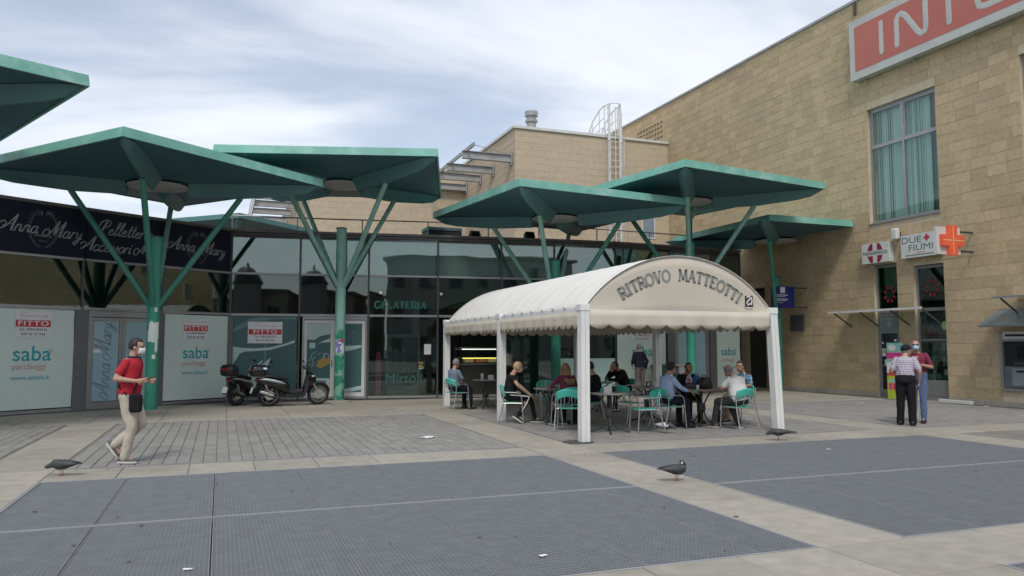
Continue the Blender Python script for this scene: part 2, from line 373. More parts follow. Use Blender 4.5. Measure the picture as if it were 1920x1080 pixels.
# ---------------------------------------------------------------- steel gratings
def grating_panel_mesh(w,l):
    b=MB(); n=max(2,int(w/.034))
    for i in range(n+1):
        x=-w/2+.004+(w-.008)*i/n; b.box((x,0,-.022),(.004,l,.034))
    n=max(2,int(l/.052))
    for i in range(n+1):
        y=-l/2+.004+(l-.008)*i/n; b.box((0,y,-.020),(w,.007,.036))
    b.cur=1
    for sx in (-1,1): b.box((sx*(w/2-.006),0,-.012),(.004,l-.004,.026))
    return b.mesh('grating_panel',['steel_grate','steel_joint'])
_gp={}
def grating(h,label,vj):
    u0,u1,v0,v1=h
    g=thing('floor_grating',label,'grating',((u0+u1)/2,(v0+v1)/2,0),group='ventilation gratings in the plaza')
    for va,vb in ((v0+.03,vj-.02),(vj+.02,v1-.03)):
        u=u0+.03; first=.92
        while u<u1-.05:
            w=min(first,u1-.03-u); first=1.0
            k=(round(w-.008,3),round(vb-va,3))
            if k not in _gp: _gp[k]=grating_panel_mesh(*k)
            o=bpy.data.objects.new('grating_panel',_gp[k]); COL.objects.link(o); o.parent=g
            o.location=Vector((u+w/2,(va+vb)/2,rg.uniform(-.004,.001)))-Vector(g.location); u+=w
    f=MB(); f.box2((u0+.002,vj-.018,-.05),(u1-.002,vj+.018,.003)); f.build('joint_beam','steel_joint',g)
    f=MB()
    for a,c in (((u0+.002,v0+.002,-.06),(u1-.002,v0+.026,-.001)),((u0+.002,v1-.026,-.06),(u1-.002,v1-.002,-.001)),((u0+.002,v0+.026,-.06),(u0+.026,v1-.026,-.001)),((u1-.026,v0+.026,-.06),(u1-.002,v1-.026,-.001))): f.box2(a,c)
    f.build('edge_frame','steel_joint',g)
grating(HOLES[0],'blue-grey steel grating in front of the walking man and the grey pavers',7.90)
grating(HOLES[1],'blue-grey steel grating in front of the tent and the two standing men',7.72)
grating(HOLES[2],'steel grating whose corner shows beyond the slab strip, left of the slab walkway',2.0)
grating(HOLES[3],'steel grating whose corner shows beyond the slab strip, right of the slab walkway',2.0)

# ================================================================ STONE BUILDING ON THE RIGHT
def block_wall(parent,o,x,z0,z1,length,openings,m,n_parts,nrm,ch=.305,lmin=.44,lmax=.64,seed=1,key=None,depth=.007):
    """stone blocks in courses; wall starts at o and runs along x; nrm points out of the wall"""
    rr=random.Random(seed); x=Vector(x);nrm=Vector(nrm);o=Vector(o); zc=z0; row=0; B=[]
    while zc<z1-.05:
        zt=min(zc+ch,z1); s=-rr.uniform(0,.4)
        while s<length:
            l=rr.uniform(lmin,lmax); segs=[(max(s,0),min(s+l,length))]
            for a,b_,c,d in openings:
                if d>zc+.03 and c<zt-.03:
                    ns=[]
                    for p,q in segs:
                        if q<=a or p>=b_: ns.append((p,q))
                        else:
                            if p<a: ns.append((p,a))
                            if q>b_: ns.append((b_,q))
                    segs=ns
            for p,q in segs:
                if q-p>.04: B.append((p,q,zc,zt))
            s+=l
        zc=zt; row+=1
    def shape(w,h,t=depth,bv=None):
        a,c=w/2,h/2; bv=min(.005,t*.45)
        vs=[(-a,0,-c),(a,0,-c),(a,0,c),(-a,0,c),(-a,-t+bv,-c),(a,-t+bv,-c),(a,-t+bv,c),(-a,-t+bv,c),(-a+bv,-t,-c+bv),(a-bv,-t,-c+bv),(a-bv,-t,c-bv),(-a+bv,-t,c-bv)]
        fs=[(0,1,5,4),(1,2,6,5),(2,3,7,6),(3,0,4,7),(4,5,9,8),(5,6,10,9),(6,7,11,10),(7,4,8,11),(8,9,10,11)]
        return vs,fs
    M=Matrix((x,-nrm,Vector((0,0,1)))).transposed()
    if key: B.sort(key=lambda q:key(o+x*(q[0]+q[1])/2+Vector((0,0,(q[2]+q[3])/2))))
    big=MB()
    for i,(p,q,c,d) in enumerate(B):
        w=round(q-p-.013,2); h=round(d-c-.012,3)
        ctr=o+x*(p+q)/2+Vector((0,0,(c+d)/2))+nrm*rr.uniform(-.003,.003)
        vs,fs=shape(max(w,.02),h)
        if i<n_parts:
            k=('blk',m,w,h,depth)
            if k not in _cache:
                t=MB(); t.add(vs,fs); _cache[k]=t.mesh('stone_block',m)
            ob=bpy.data.objects.new('stone_block',_cache[k]); COL.objects.link(ob); ob.parent=parent; ob.matrix_local=Matrix.Translation(ctr-wloc(parent))@M.to_4x4()
        else: big.add([ctr+M@Vector(v) for v in vs],fs)
    if big.v:
        ob=big.build('stone_blocks',m,parent); ob['kind']='stuff'
UW=19.65
stone=thing('stone_building','tall sand-coloured stone block building with big orange sign and pharmacy','building',(UW,16,0))
OPEN=[(16.44,19.03,5.58,9.35),(18.06,18.97,0,4.22),(16.40,17.45,.0,4.05),(13.15,14.74,.43,2.0),(11.25,13.86,5.58,9.35),(24.3,25.5,0,3.9)]
V0,V1,ZT=4.0,37.0,13.15
def keyR(p):
    d=p.length
    inview= 13.4<p.y<24.5 and p.z<9.5
    hid= p.y>22.6
    return d+(0 if inview else 100)+(40 if hid else 0)
block_wall(stone,(UW,V0,0),(0,1,0),.16,ZT-.05,V1-V0,[(a-V0,b_-V0,c,d) for a,b_,c,d in OPEN],'stone',300,(-1,0,0),seed=5,key=keyR)
# mortar core with openings: bands
def core(parent,u,v0,v1,z0,z1,openings,m,th=.5):
    vs=sorted({v0,v1,*[o_[0] for o_ in openings],*[o_[1] for o_ in openings]}); zs=sorted({z0,z1,*[max(z0,o_[2]) for o_ in openings],*[o_[3] for o_ in openings]}); b=MB()
    for i in range(len(vs)-1):
        for j in range(len(zs)-1):
            cv,cz=(vs[i]+vs[i+1])/2,(zs[j]+zs[j+1])/2
            if any(o_[0]<cv<o_[1] and o_[2]<cz<o_[3] for o_ in openings): continue
            b.box2((u+.002,vs[i],zs[j]),(u+th,vs[i+1],zs[j+1]))
    return b.build('wall',m,parent)
core(stone,UW,V0,V1,-.02,ZT,OPEN,'mortar')
b=MB(); b.box2((UW+.5,V0,0),(UW+14,V1,ZT-.25)); b.box2((UW+.5,V0,ZT-.25),(UW+14,V1,ZT)); b.build('building_mass','interior_dark',stone)
MB().box2((UW-.06,V0-.02,ZT+.002),(UW+.56,V1+.02,ZT+.09)).build('coping','steel_beam',stone)
for va,vb in ((4,16.38),(17.47,18.04),(18.99,24.2)):
    n=max(1,round((vb-va)/1.1))
    for i in range(n):
        a=va+(vb-va)*i/n; c=va+(vb-va)*(i+1)/n
        piece('plinth_stone',(.05,c-a-.01,.15),'slab',(UW-.028+rg.uniform(-.004,.004),(a+c)/2,.068),stone,.008)
# loose plinth slab leaning out beside the pharmacy window
# rain streak drip pipe
MB().cyl((UW-.05,19.32,12.7),(UW-.05,19.32,13.1),.05,n=8).build('spout','dark_grey',stone)
# big windows
def big_window(v0,v1,z0,z1,u=UW+.12):
    w=thing('window',None,None); w.parent=stone; w.location=Vector((u,(v0+v1)/2,z0))-wloc(stone)
    f=.075
    fb=MB()
    fb.box2((u,v0,z0),(u+.08,v1,z0+f)); fb.box2((u,v0,z1-f),(u+.08,v1,z1)); fb.box2((u,v0,z0+f),(u+.08,v0+f,z1-f)); fb.box2((u,v1-f,z0+f),(u+.08,v1,z1-f))
    vm=(v0+v1)/2; zm=z0+(z1-z0)*.66
    fb.box2((u-.004,vm-f/2,z0+f),(u+.076,vm+f/2,z1-f)); fb.box2((u-.002,v0+f,zm-f/2),(u+.074,vm-f/2,zm+f/2)); fb.box2((u-.002,vm+f/2,zm-f/2),(u+.074,v1-f,zm+f/2))
    # opening sash in the upper lights
    for a,c in ((v0+f,vm-f/2),(vm+f/2,v1-f)):
        fb.box2((u+.012,a,zm+f/2),(u+.06,a+.05,z1-f)); fb.box2((u+.012,c-.05,zm+f/2),(u+.06,c,z1-f)); fb.box2((u+.012,a+.05,z1-f-.05),(u+.06,c-.05,z1-f)); fb.box2((u+.012,a+.05,zm+f/2),(u+.06,c-.05,zm+f/2+.05))
    fb.build('window_frame','alu',w)
    for a,c in ((v0+f,vm-f/2),(vm+f/2,v1-f)):
        for p,q in ((z0+f,zm-f/2),(zm+f/2,z1-f)):
            MB().box2((u+.03,a,p),(u+.04,c,q)).build('pane','glass_clear',w)
    # vertical blinds
    k=random.Random(int(v0*10)); n=26
    for i in range(n):
        if rg.random()<.06: continue
        y=v0+f+.02+(v1-v0-2*f-.04)*(i+.5)/n; a=k.uniform(-.5,.2)
        bl=MB(); bl.box((u+.2,y,(z0+z1)/2),(.004,.095,z1-z0-.2),rz=a); bl.build('blind_slat','blind_pale',w)
    MB().box2((UW-.05,v0-.03,z0-.05),(u,v1+.03,z0-.002)).build('sill','alu',w)
    MB().box2((u+.35,v0-.2,z0-.2),(u+.37,v1+.2,z1+.2)).build('dim_room','interior_wall',w)
big_window(16.44,19.03,5.58,9.35); big_window(11.25,13.86,5.58,9.35)

# pharmacy entrance (glass door with dark transom) and shop window
def pharmacy():
    u=UW+.10
    d=thing('shop_door',None,None); d.parent=stone; d.location=Vector((u,18.5,0))-wloc(stone)
    fb=MB(); f=.07
    for a,c,p,q in ((18.06,18.06+f,0,4.2),(18.97-f,18.97,0,4.2),(18.06+f,18.97-f,2.66,2.78),(18.06+f,18.97-f,4.12,4.2),(18.06+f,18.97-f,0,.1)): fb.box2((u,a,p),(u+.08,c,q))
    fb.build('door_frame','alu',d)
    lf=MB(); 
    for a,c,p,q in ((18.14,18.2,.1,2.64),(18.83,18.89,.1,2.64),(18.2,18.83,.1,.26),(18.2,18.83,2.56,2.64)): lf.box2((u-.03,a,p),(u+.02,c,q))
    l=lf.build('door_leaf','alu',d)
    MB().box2((u-.014,18.2,.26),(u-.006,18.83,2.56)).build('pane','glass_dark',l)
    MB().box2((u-.018,18.2,2.02),(u-.016,18.83,2.56)).build('pale_film','film_dim',l)
    strokes([(arc(.0,0,.055,.055,20,340,14),.028)],.028,'film_pale',l,(u-.019,18.5,2.3),(0,-1,0),(0,0,1))
    MB().tube([(u-.03,18.8,1.0),(u-.075,18.8,1.0),(u-.075,18.62,1.0)],.011,8).build('handle','alu',l)
    for y,z,w,h,m in ((18.75,1.42,.13,.24,'paper_white'),(18.52,1.33,.13,.13,'film_pale'),(18.66,1.1,.13,.19,'paper_white'),(18.78,1.72,.07,.06,'paper_white'),(18.29,1.8,.09,.07,'paper_white')):
        MB().box((u-.0175,y,z),(.002,w,h)).build('notice',m,l)
    MB().box((u-.0195,18.75,1.44),(.002,.09,.11)).build('notice_print','ink_lime',l)
    MB().box2((u+.03,18.13,2.78),(u+.04,18.9,4.12)).build('pane','glass_green',d)
    MB().box2((u+.05,18.1,2.5),(u+.06,18.93,4.2)).build('backing','green_dim',d)
    cross_flower((u+.026,18.48,3.25),d)
    w=thing('shop_window',None,None); w.parent=stone; w.location=Vector((u,16.92,0))-wloc(stone)
    fb=MB()
    for a,c,p,q in ((16.40,16.46,0,4.03),(17.38,17.45,0,4.03),(16.46,17.38,2.66,2.76),(16.46,17.38,3.95,4.03),(16.46,17.38,1.78,1.82)): fb.box2((u,a,p),(u+.08,c,q))
    fb.build('window_frame','alu',w)
    MB().box2((u+.01,16.46,.0),(u+.06,17.38,.14)).build('kick_plate','alu',w)
    MB().box2((u+.012,16.46,.15),(u+.05,17.38,.62)).build('kick_panel','alu',w)
    for p,q,g_ in ((.62,1.78,'glass'),(1.82,2.66,'glass'),(2.76,3.95,'glass_dark')): MB().box2((u+.03,16.46,p),(u+.04,17.38,q)).build('pane',g_,w)
    cross_flower((u+.026,16.92,3.35),w)
    # displayed stock on shelves
    for z in (.66,1.05,1.5,2.0):
        MB().box2((u+.2,16.46,z-.02),(u+.5,17.38,z)).build('shelf','alu',w)
        y=16.5
        while y<17.3:
            ww=rg.uniform(.07,.16); hh=rg.uniform(.12,.28)
            if rg.random()<.75: MB().box((u+.3,y+ww/2,z+hh/2),(.1,ww*.9,hh)).build('carton',rg.choice(['carton_a','carton_b','carton_c','carton_d']),w)
            y+=ww+.015
    MB().ell((u-.001,16.53,2.22),(.004,.10,.13),12,8).build('sticker','ink_paleGreen',w)
    MB().box2((u+.52,16.2,0),(u+.56,19,4.2)).build('back_board','interior_dark',w)
def cross_flower(c,parent):
    """red petals arranged as a pharmacy cross"""
    b=MB(); c=Vector(c)
    for k in range(8):
        a=R(22.5+45*k); rr=.19
        p=c+Vector((0,rr*math.cos(a),rr*1.18*math.sin(a))); M=Matrix.Rotation(a,3,'X')
        b.ell(p,(.003,.062,.046),8,6,M)
    b.build('red_emblem','ink_crimson',parent)
pharmacy()
# dark doorway deep in the corner behind the blue board
MB().box2((UW+.2,24.3,0),(UW+.24,25.5,3.9)).build('door','interior_dark',stone)
# perforated ventilation bricks near the roof
b=MB()
for i in range(10):
    for j in range(5):
        if i+j*1.0>12: continue
        b.box2((UW-.037,31.45+i*.27,11.45+j*.24+.0),(UW-.03,31.45+i*.27+.15,11.45+j*.24+.06))
b.build('vent_slots','black',stone)

# ================================================================ PALE BUILDING BEHIND
pale=thing('pale_building','pale beige rendered block building rising behind the glass shops','building',(11.84,31,0))
ZB=11.2
b=MB(); b.box2((11.852,31.002,0),(UW-.01,60,ZB)); b.box2((3.9,38.302,0),(11.852,60,10.75)); b.build('wall','mortar_pale',pale)
block_wall(pale,(11.84,31,0),(1,0,0),4.8,ZB-.05,UW-11.86,[(UW-1.5-11.84,UW-.75-11.84,6.6,8.15)],'stone_pale',0,(0,-1,0),seed=9,depth=.003)
block_wall(pale,(11.84,60,0),(0,-1,0),4.8,ZB-.05,29,[],'stone_pale',0,(-1,0,0),seed=11,depth=.003)
block_wall(pale,(3.89,38.3,0),(1,0,0),4.8,10.7,7.9,[(5.9,6.9,6.2,7.5)],'stone_pale',0,(0,-1,0),seed=12,depth=.003)
block_wall(pale,(3.89,60,0),(0,-1,0),4.8,10.7,21.7,[],'stone_pale',0,(-1,0,0),seed=13,depth=.003)
b=MB(); b.box2((11.76,30.92,ZB),(UW-.02,31.3,ZB+.12)); b.box2((11.76,31.3,ZB),(12.1,60,ZB+.12)); b.build('coping','coping',pale)
b=MB(); b.box2((3.82,38.22,10.75),(11.75,38.6,10.87)); b.box2((3.82,38.6,10.75),(4.2,60,10.87)); b.build('coping','coping',pale)
b=MB(); b.lathe([(.22,0),(.22,.85),(.29,.87),(.29,.98),(.22,1.0),(.22,1.14),(.31,1.16),(.31,1.38),(.2,1.40)],(13.45,33,ZB+.1),14); b.build('chimney_cowl','steel_beam',pale)
def pwin(u0,u1,z0,z1,v):
    w=thing('window',None,None); w.parent=pale; w.location=Vector(((u0+u1)/2,v,z0))-wloc(pale)
    fb=MB(); 
    for a,c,p,q in ((u0,u0+.06,z0,z1),(u1-.06,u1,z0,z1),(u0+.06,u1-.06,z0,z0+.06),(u0+.06,u1-.06,z1-.06,z1)): fb.box2((a,v-.02,p),(c,v+.05,q))
    fb.build('window_frame','alu_white',w); MB().box2((u0+.06,v,z0+.06),(u1-.06,v+.01,z1-.06)).build('pane','pane_sky',w)
pwin(UW-1.48,UW-.77,6.62,8.13,30.99); pwin(9.82,10.76,6.22,7.48,38.28)
# steel I-beams that stick out of the side wall
def ibeam(p0,p1,parent,h=.34,w=.2):
    p0=Vector(p0);p1=Vector(p1); b=MB(); d=(p1-p0).normalized(); up=Vector((0,0,1))
    b.bar(p0,p1,.025,h-.05); b.bar(p0+up*(h/2-.012),p1+up*(h/2-.012),w,.024); b.bar(p0-up*(h/2-.012),p1-up*(h/2-.012),w,.024)
    b.box(p0+d*.02,(.04,.34,.6)); return b.build('steel_bracket','steel_beam',parent)
for v in (31.35,33.8,35.7,38.05): ibeam((11.80,v,9.9),(9.55,v,9.9),pale)
MB().bar((9.75,30.3,10.12),(9.75,40,10.12),.07,.16).build('steel_rail','steel_beam',pale)
MB().cyl((9.75,30.35,10.1),(11.8,31.9,10.25),.012,n=6).build('stay_wire','steel_beam',pale)
for v in (39.6,41.8,44,46.4,49,52): ibeam((3.85,v,9.9),(1.55,v,9.9),pale,.36)
# perforated edge beam of the far steel pergola
def perforated():
    b=MB(); u=1.5; 
    for r in range(2):
        z=9.35+.62*r+.31
        for i in range(26):
            v=39.2+.75*i+.375; cw,chh=.375,.31; ring=[];hole=[]
            for k in range(8):
                a=R(22.5+45*k); hole.append((v+.25*math.cos(a),z+.23*math.sin(a)))
            sq=[(v+cw,z+chh*.41),(v+cw*.41,z+chh),(v-cw*.41,z+chh),(v-cw,z+chh*.41),(v-cw,z-chh*.41),(v-cw*.41,z-chh),(v+cw*.41,z-chh),(v+cw,z-chh*.41)]
            # octagon ring + corner triangles
            for s_ in (-.02,.02):
                base=[(u+s_,p[0],p[1]) for p in hole]+[(u+s_,p[0],p[1]) for p in sq]+[(u+s_,v+cw,z+chh),(u+s_,v-cw,z+chh),(u+s_,v-cw,z-chh),(u+s_,v+cw,z-chh)]
                fs=[(k,(k+1)%8,8+(k+1)%8,8+k) for k in range(8)]+[(8,9,16),(10,11,17),(12,13,18),(14,15,19)]
                b.add(base,fs)
            vs=[(u+s_,p[0],p[1]) for s_ in (-.02,.02) for p in hole]; b.add(vs,[(k,(k+1)%8,8+(k+1)%8,8+k) for k in range(8)])
    return b.build('perforated_beam','steel_pale',pale)
perforated()

# caged roof ladder
lad=thing('roof_ladder','white caged steel ladder fixed to the pale building, rising over its roof','ladder',(16.65,30.9,0))
for x in (16.38,16.94): MB().box2((x-.05,30.70,5.1),(x+.05,30.8,12.75)).build('rail','white_steel',lad)
MB().box2((16.64,30.66,5.3),(16.68,30.68,12.6)).build('cage_bar','white_steel',lad)
z=5.3
while z<11.5:
    MB().cyl((16.41,30.76,z),(16.91,30.76,z),.017,n=6).build('rung','white_steel',lad); z+=.3
for z in (5.8,7.1,8.4,9.7,11.0):
    b=MB(); b.tube([(16.36,30.74,z)]+[(16.66+.4*math.cos(R(a)),30.6+.42*math.sin(R(a)),z) for a in range(200,341,20)]+[(16.96,30.74,z)],.014,6); b.build('cage_hoop','white_steel',lad)
for x in (16.3,16.48,16.85,17.02): MB().cyl((x,30.34 if 16.4<x<16.9 else 30.5,5.6),(x,30.34 if 16.4<x<16.9 else 30.5,11.0),.012,n=6).build('cage_bar','white_steel',lad)
for x in (16.32,17.0):
    top=[(x,30.7,12.3),(x,30.85,12.62),(x,31.1,12.75),(x,31.6,12.65),(x,32.3,12.3),(x,32.8,11.75),(x,32.9,11.35)]
    MB().tube(top,.025,6).build('handrail','white_steel',lad)
    MB().tube([(p[0],p[1],11.3+(p[2]-11.3)*.6) for p in top[2:]],.018,6).build('handrail','white_steel',lad)
    MB().tube([(p[0],p[1],11.3+(p[2]-11.3)*.3) for p in top[2:]],.018,6).build('handrail','white_steel',lad)
    for p in (top[0],top[2],top[3],top[4]): MB().cyl((x,p[1],11.0 if p[1]<31 else 11.32),p,.022,n=6).build('stanchion','white_steel',lad)
MB().tube([(16.32,31.1,12.75)]+[(16.66+.34*math.cos(R(a)),31.0-.5*math.sin(R(a)),12.72) for a in range(180,-1,-30)],.02,6).build('cage_hoop','white_steel',lad)
MB().box2((16.3,30.9,11.33),(17.02,31.5,11.37)).build('platform','white_steel',lad)
mat('coping_brown',(.13,.125,.12),.6,var=.2)
mat('pillar_grey',(.125,.135,.135),.6,var=.06)
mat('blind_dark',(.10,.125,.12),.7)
mat('ink_faint',(.50,.47,.46),.6)
mat('ink_teal2',(.17,.44,.48),.6)
mat('film_tealmid',(.11,.21,.21),.5,var=.06)
mat('sign_mid',(.17,.17,.18),.5); mat('sign_dim2',(.09,.09,.10),.5)
mat('interior_pale',(.34,.43,.39),.8,var=.06); mat('lamp_lens',(.7,.7,.65),.3,emit=(1,.95,.8,.5)); mat('counter_dark',(.05,.05,.045),.4); mat('lamp_strip',(.8,.8,.8),.4,emit=(1,.97,.9,1.1)); mat('lamp_yellow',(.8,.7,.2),.4,emit=(1,.85,.15,1.1))
mat('tub_a',(.6,.45,.3),.5);mat('tub_b',(.55,.2,.2),.5);mat('tub_c',(.6,.58,.45),.5);mat('pink_post',(.52,.07,.13),.5);mat('ink_yellow',(.65,.5,.05),.5);mat('ink_dimgreen',(.035,.10,.08),.5)
mat('film_mint',(.42,.60,.54),.6,var=.04); mat('film_pale2',(.33,.48,.43),.6)
mat('interior_green',(.035,.075,.06),.6,var=.3,vs=3)
mat('casing_dark',(.02,.035,.035),.6); mat('casing_lid',(.16,.22,.24),.5)
# ================================================================ GLASS SHOP BUILDING (curved row of bays)
FP=[(-8.5,18.07),(-6.76,19.29),(-5.03,20.53),(-3.29,21.77),(-1.55,22.93),(.23,24.18),(2.19,23.97),(4.21,23.64),(6.31,23.27),(8.34,23.04),(10.09,22.8),(12.23,22.64),(14.42,22.77),(16.22,22.92),(17.57,23.08)]
FP=[Vector((a,b_,0)) for a,b_ in FP]
shop=thing('glass_shop_building','low curved row of glass-fronted shops with grey metal frames','building',(4.21,24.5,0))
Z1,Z2,Z3=2.55,3.78,5.0
def bay(i):
    a,b_=FP[i],FP[i+1]; x=(b_-a).normalized(); n=Vector((-x.y,x.x,0)); return a,x,n,(b_-a).length   # n points indoors
def bx(i,s0,s1,y0,y1,z0,z1,mb=None):
    a,x,n,L=bay(i); mb=mb or MB(); M=Matrix((x,n,Vector((0,0,1)))).transposed()
    c=a+x*(s0+s1)/2+n*(y0+y1)/2+Vector((0,0,(z0+z1)/2)); return mb.box(c,(abs(s1-s0),abs(y1-y0),abs(z1-z0)),M=M)
def at(i,s,y,z): a,x,n,L=bay(i); return a+x*s+n*y+Vector((0,0,z))
NB=len(FP)-1
# shell: floor, roof slab, back wall, partitions
poly=[(p.x,p.y) for p in FP]+[(17.6,29.6),(-6,29.6),(-10.2,20.2)]
MB().prism(poly,.03,(0,0,-.002)).build('shop_floor','interior_floor',shop)
poly2=[(p.x,p.y) for p in FP]+[(17.6,29.6),(-6,29.6),(-10.2,20.2)]
MB().prism(poly2,.16,(0,0,4.86)).build('roof','coping_dark',shop)
b=MB(); b.box2((-6,29.4,.03),(17.6,29.58,4.85)); b.bar((-6,29.5,2.44),(-10.1,20.3,2.44),.15,4.8); b.box2((17.45,23.2,.03),(17.57,29.4,4.85)); b.bar(FP[0]+Vector((.1,.15,2.44)),(-10.0,20.3,2.44),.1,4.8); b.build('inner_wall','interior_wall',shop)
for i,y1 in ((5,28.5),(7,28.5),(11,28.5)):
    p=FP[i]; MB().box2((p.x-.05,p.y+.3,.03),(p.x+.05,29.3,4.85)).build('partition','interior_wall',shop)
# coping
for i in range(NB):
    a,x,n,L=bay(i); bx(i,-.02 if i else 0,L+.02,-.10,.25,Z3+.022,Z3+.10).build('roof_coping','coping_brown',shop)
# frames
PILLAR={3:.16,4:.07,5:.10,12:.15,13:.15}
for i in range(NB+1):
    j=min(i,NB-1); w=.055; m='alu_dark'
    p=FP[i]; a,x,n,L=bay(j); M=Matrix((x,n,Vector((0,0,1)))).transposed()
    MB().box(p+n*.03+Vector((0,0,Z3/2+.01)),(w,.11,Z3-.02),M=M).build('mullion',m,shop)
    if i in PILLAR: MB().box(p+n*.02+Vector((0,0,Z1/2-.02)),(PILLAR[i]*2,.16,Z1-.05),M=M).build('pillar','pillar_grey',shop)
for i in range(NB):
    a,x,n,L=bay(i)
    for z,h,m in ((Z1,.07,'alu'),(Z2,.06,'alu'),(Z3-.03,.07,'alu_dark')):
        bx(i,.028,L-.028,-.055,.05,z-h/2,z+h/2).build('transom',m,shop)
    bx(i,.028,L-.028,-.03,.05,.03,.10).build('bottom_rail','alu',shop)
# panes
DOORS={3:'blue',6:'teal',12:'blue'}    # bays with a door
for i in range(NB):
    a,x,n,L=bay(i)
    up='glass_upper'
    bx(i,.03,L-.03,.0,.012,Z2+.03,Z3-.065).build('pane',up,shop)
    bx(i,.03,L-.03,.0,.012,Z1+.035,Z2-.03).build('pane','glass_dark' if i in(5,6) else 'glass',shop)
    if i not in DOORS and i!=8: bx(i,.03,L-.03,.0,.012,.10,Z1-.035).build('pane','glass',shop)
# roller blinds behind the upper lights
for i in range(5,NB):
    a,x,n,L=bay(i)
    if i==5: continue
    b=MB(); z=Z2+.05
    while z<Z3-.1:
        bx(i,.06,L-.06,.10,.105,z,z+.07,b); z+=.078
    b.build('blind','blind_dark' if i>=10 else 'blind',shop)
# ---- posters, films and doors in the ground-floor bays
def fitto(i,s,z,w=.82,h=.62,y=-.03):
    a,x,n,L=bay(i); o=-n
    t=thing('to_let_sign',None,None); tag(t,FITTO[i],'sign','to-let signs on the shop fronts'); t.location=at(i,s,y,z-h/2)
    bb=MB(); bx(i,s-w/2,s+w/2,y-.004,y,z-h/2,z+h/2,bb); bb.build('sign_board','paper_white',t)
    rb=MB(); bx(i,s-w/2+.02,s+w/2-.02,y-.006,y-.0042,z-.06,z+.10,rb); rb.build('red_band','ink_red',t)
    txt('FITTO',.16,'paper_white',t,at(i,s,y-.0075,z+.02),x,(0,0,1),bold=.0025,sx=1.45,space=1.12)
    txt('Tel. 0984.402342',.085,'ink_grey',t,at(i,s,y-.0055,z-.125),x,(0,0,1),sx=1.05,bold=.002)
    txt('339 54 92 944',.085,'ink_grey',t,at(i,s,y-.0055,z-.235),x,(0,0,1),sx=1.1,bold=.002)
    txt('immobiliare',.09,'ink_faint',t,at(i,s-.08,y-.0055,z+.20),x,(0,0,1),shear=.3)
    txt('casa',.085,'ink_pink',t,at(i,s+.25,y-.0055,z+.20),x,(0,0,1),shear=.2)
    strokes([[(-.30,.0),(-.25,.07),(-.2,.085),(-.12,.05)]],.008,'ink_pink',t,at(i,s,y-.0042,z+.2),x,(0,0,1))
FITTO={2:'white to-let sign with red band on the mint poster left of the blue shop door',
       4:'white to-let sign with red band on the mint poster right of the green column',
       5:'white to-let sign with red band on dark teal glass above the scooters',
       11:'white to-let sign on the mint poster behind the tent, above the green bin'}
def saba(i,s0,s1,label,logo_s,group='pale mint paper posters covering shop windows',z0=.13,z1=2.49,seed=1,sign=None,k=1.):
    """pale paper sheet taped over the whole pane, ragged along its edge"""
    rr=random.Random(seed); a,x,n,L=bay(i); y=-.012
    t=thing('window_poster',label,'poster',at(i,(s0+s1)/2,y,0),group=group)
    poly=[(s0,z0),(s1,z0+.01)]
    z=z0+.1
    while z<z1-.1: poly.append((s1-rr.uniform(0,.018),z)); z+=rr.uniform(.08,.3)
    poly+=[(s1-.005,z1),(s0,z1-.005)]
    # gently waved sheet
    b=MB(); nx,nz=8,8; rows=[]
    for r in range(nz+1):
        zz=z0+(z1-z0)*r/nz; 
        rows.append([at(i,s0+(s1-s0)*c/nx-(rr.uniform(0,.02) if c==nx else 0),y-.003-.004*abs(math.sin(c*1.3+r*.9+seed)),zz) for c in range(nx+1)])
    vs=[p for r in rows for p in r]; fs=[(r*(nx+1)+c,r*(nx+1)+c+1,(r+1)*(nx+1)+c+1,(r+1)*(nx+1)+c) for r in range(nz) for c in range(nx)]
    vb=[p+n*.002 for p in vs]; nn=len(vs)
    b.add(vs+vb,fs+[tuple(q+nn for q in f[::-1]) for f in fs]); b.build('sheet','paper',t,smooth=True)
    yy=y-.010
    txt('saba',.50*k,'ink_teal',t,at(i,logo_s-.36*k,yy,1.42),x,(0,0,1),align='LEFT',bold=.004)
    strokes([(arc(0,0,.035,.05,0,360,12),.016)],.016,'ink_pink',t,at(i,logo_s+.48*k,yy,1.50),x+Vector((0,0,.35)),(0,0,1))
    txt('parcheggi',.20*k,'ink_pink',t,at(i,logo_s-.36*k,yy,1.13),x,(0,0,1),align='LEFT')
    txt('www.sabait.it',.155*k,'ink_teal2',t,at(i,logo_s-.36*k,yy,.87),x,(0,0,1),align='LEFT',bold=.003)
saba(2,.03,1.98,'pale mint paper poster over the window left of the blue shop door',.95,seed=2)
saba(4,.11,2.10,'pale mint paper poster between the green column and the teal shop window',1.0,seed=3,k=.95)
saba(11,.05,1.98,'pale mint paper poster behind the tent and the green wheelie bin',.95,seed=4,k=.95)
saba(13,.17,1.28,'pale mint paper poster at the end of the glass shops, nearest the stone wall',.66,seed=5,k=.8)
fitto(2,1.02,2.13); fitto(4,1.05,2.10,.78,.56,-.034); fitto(5,1.0,2.02,.98,.64); fitto(11,1.0,2.1,.8,.6,-.034)

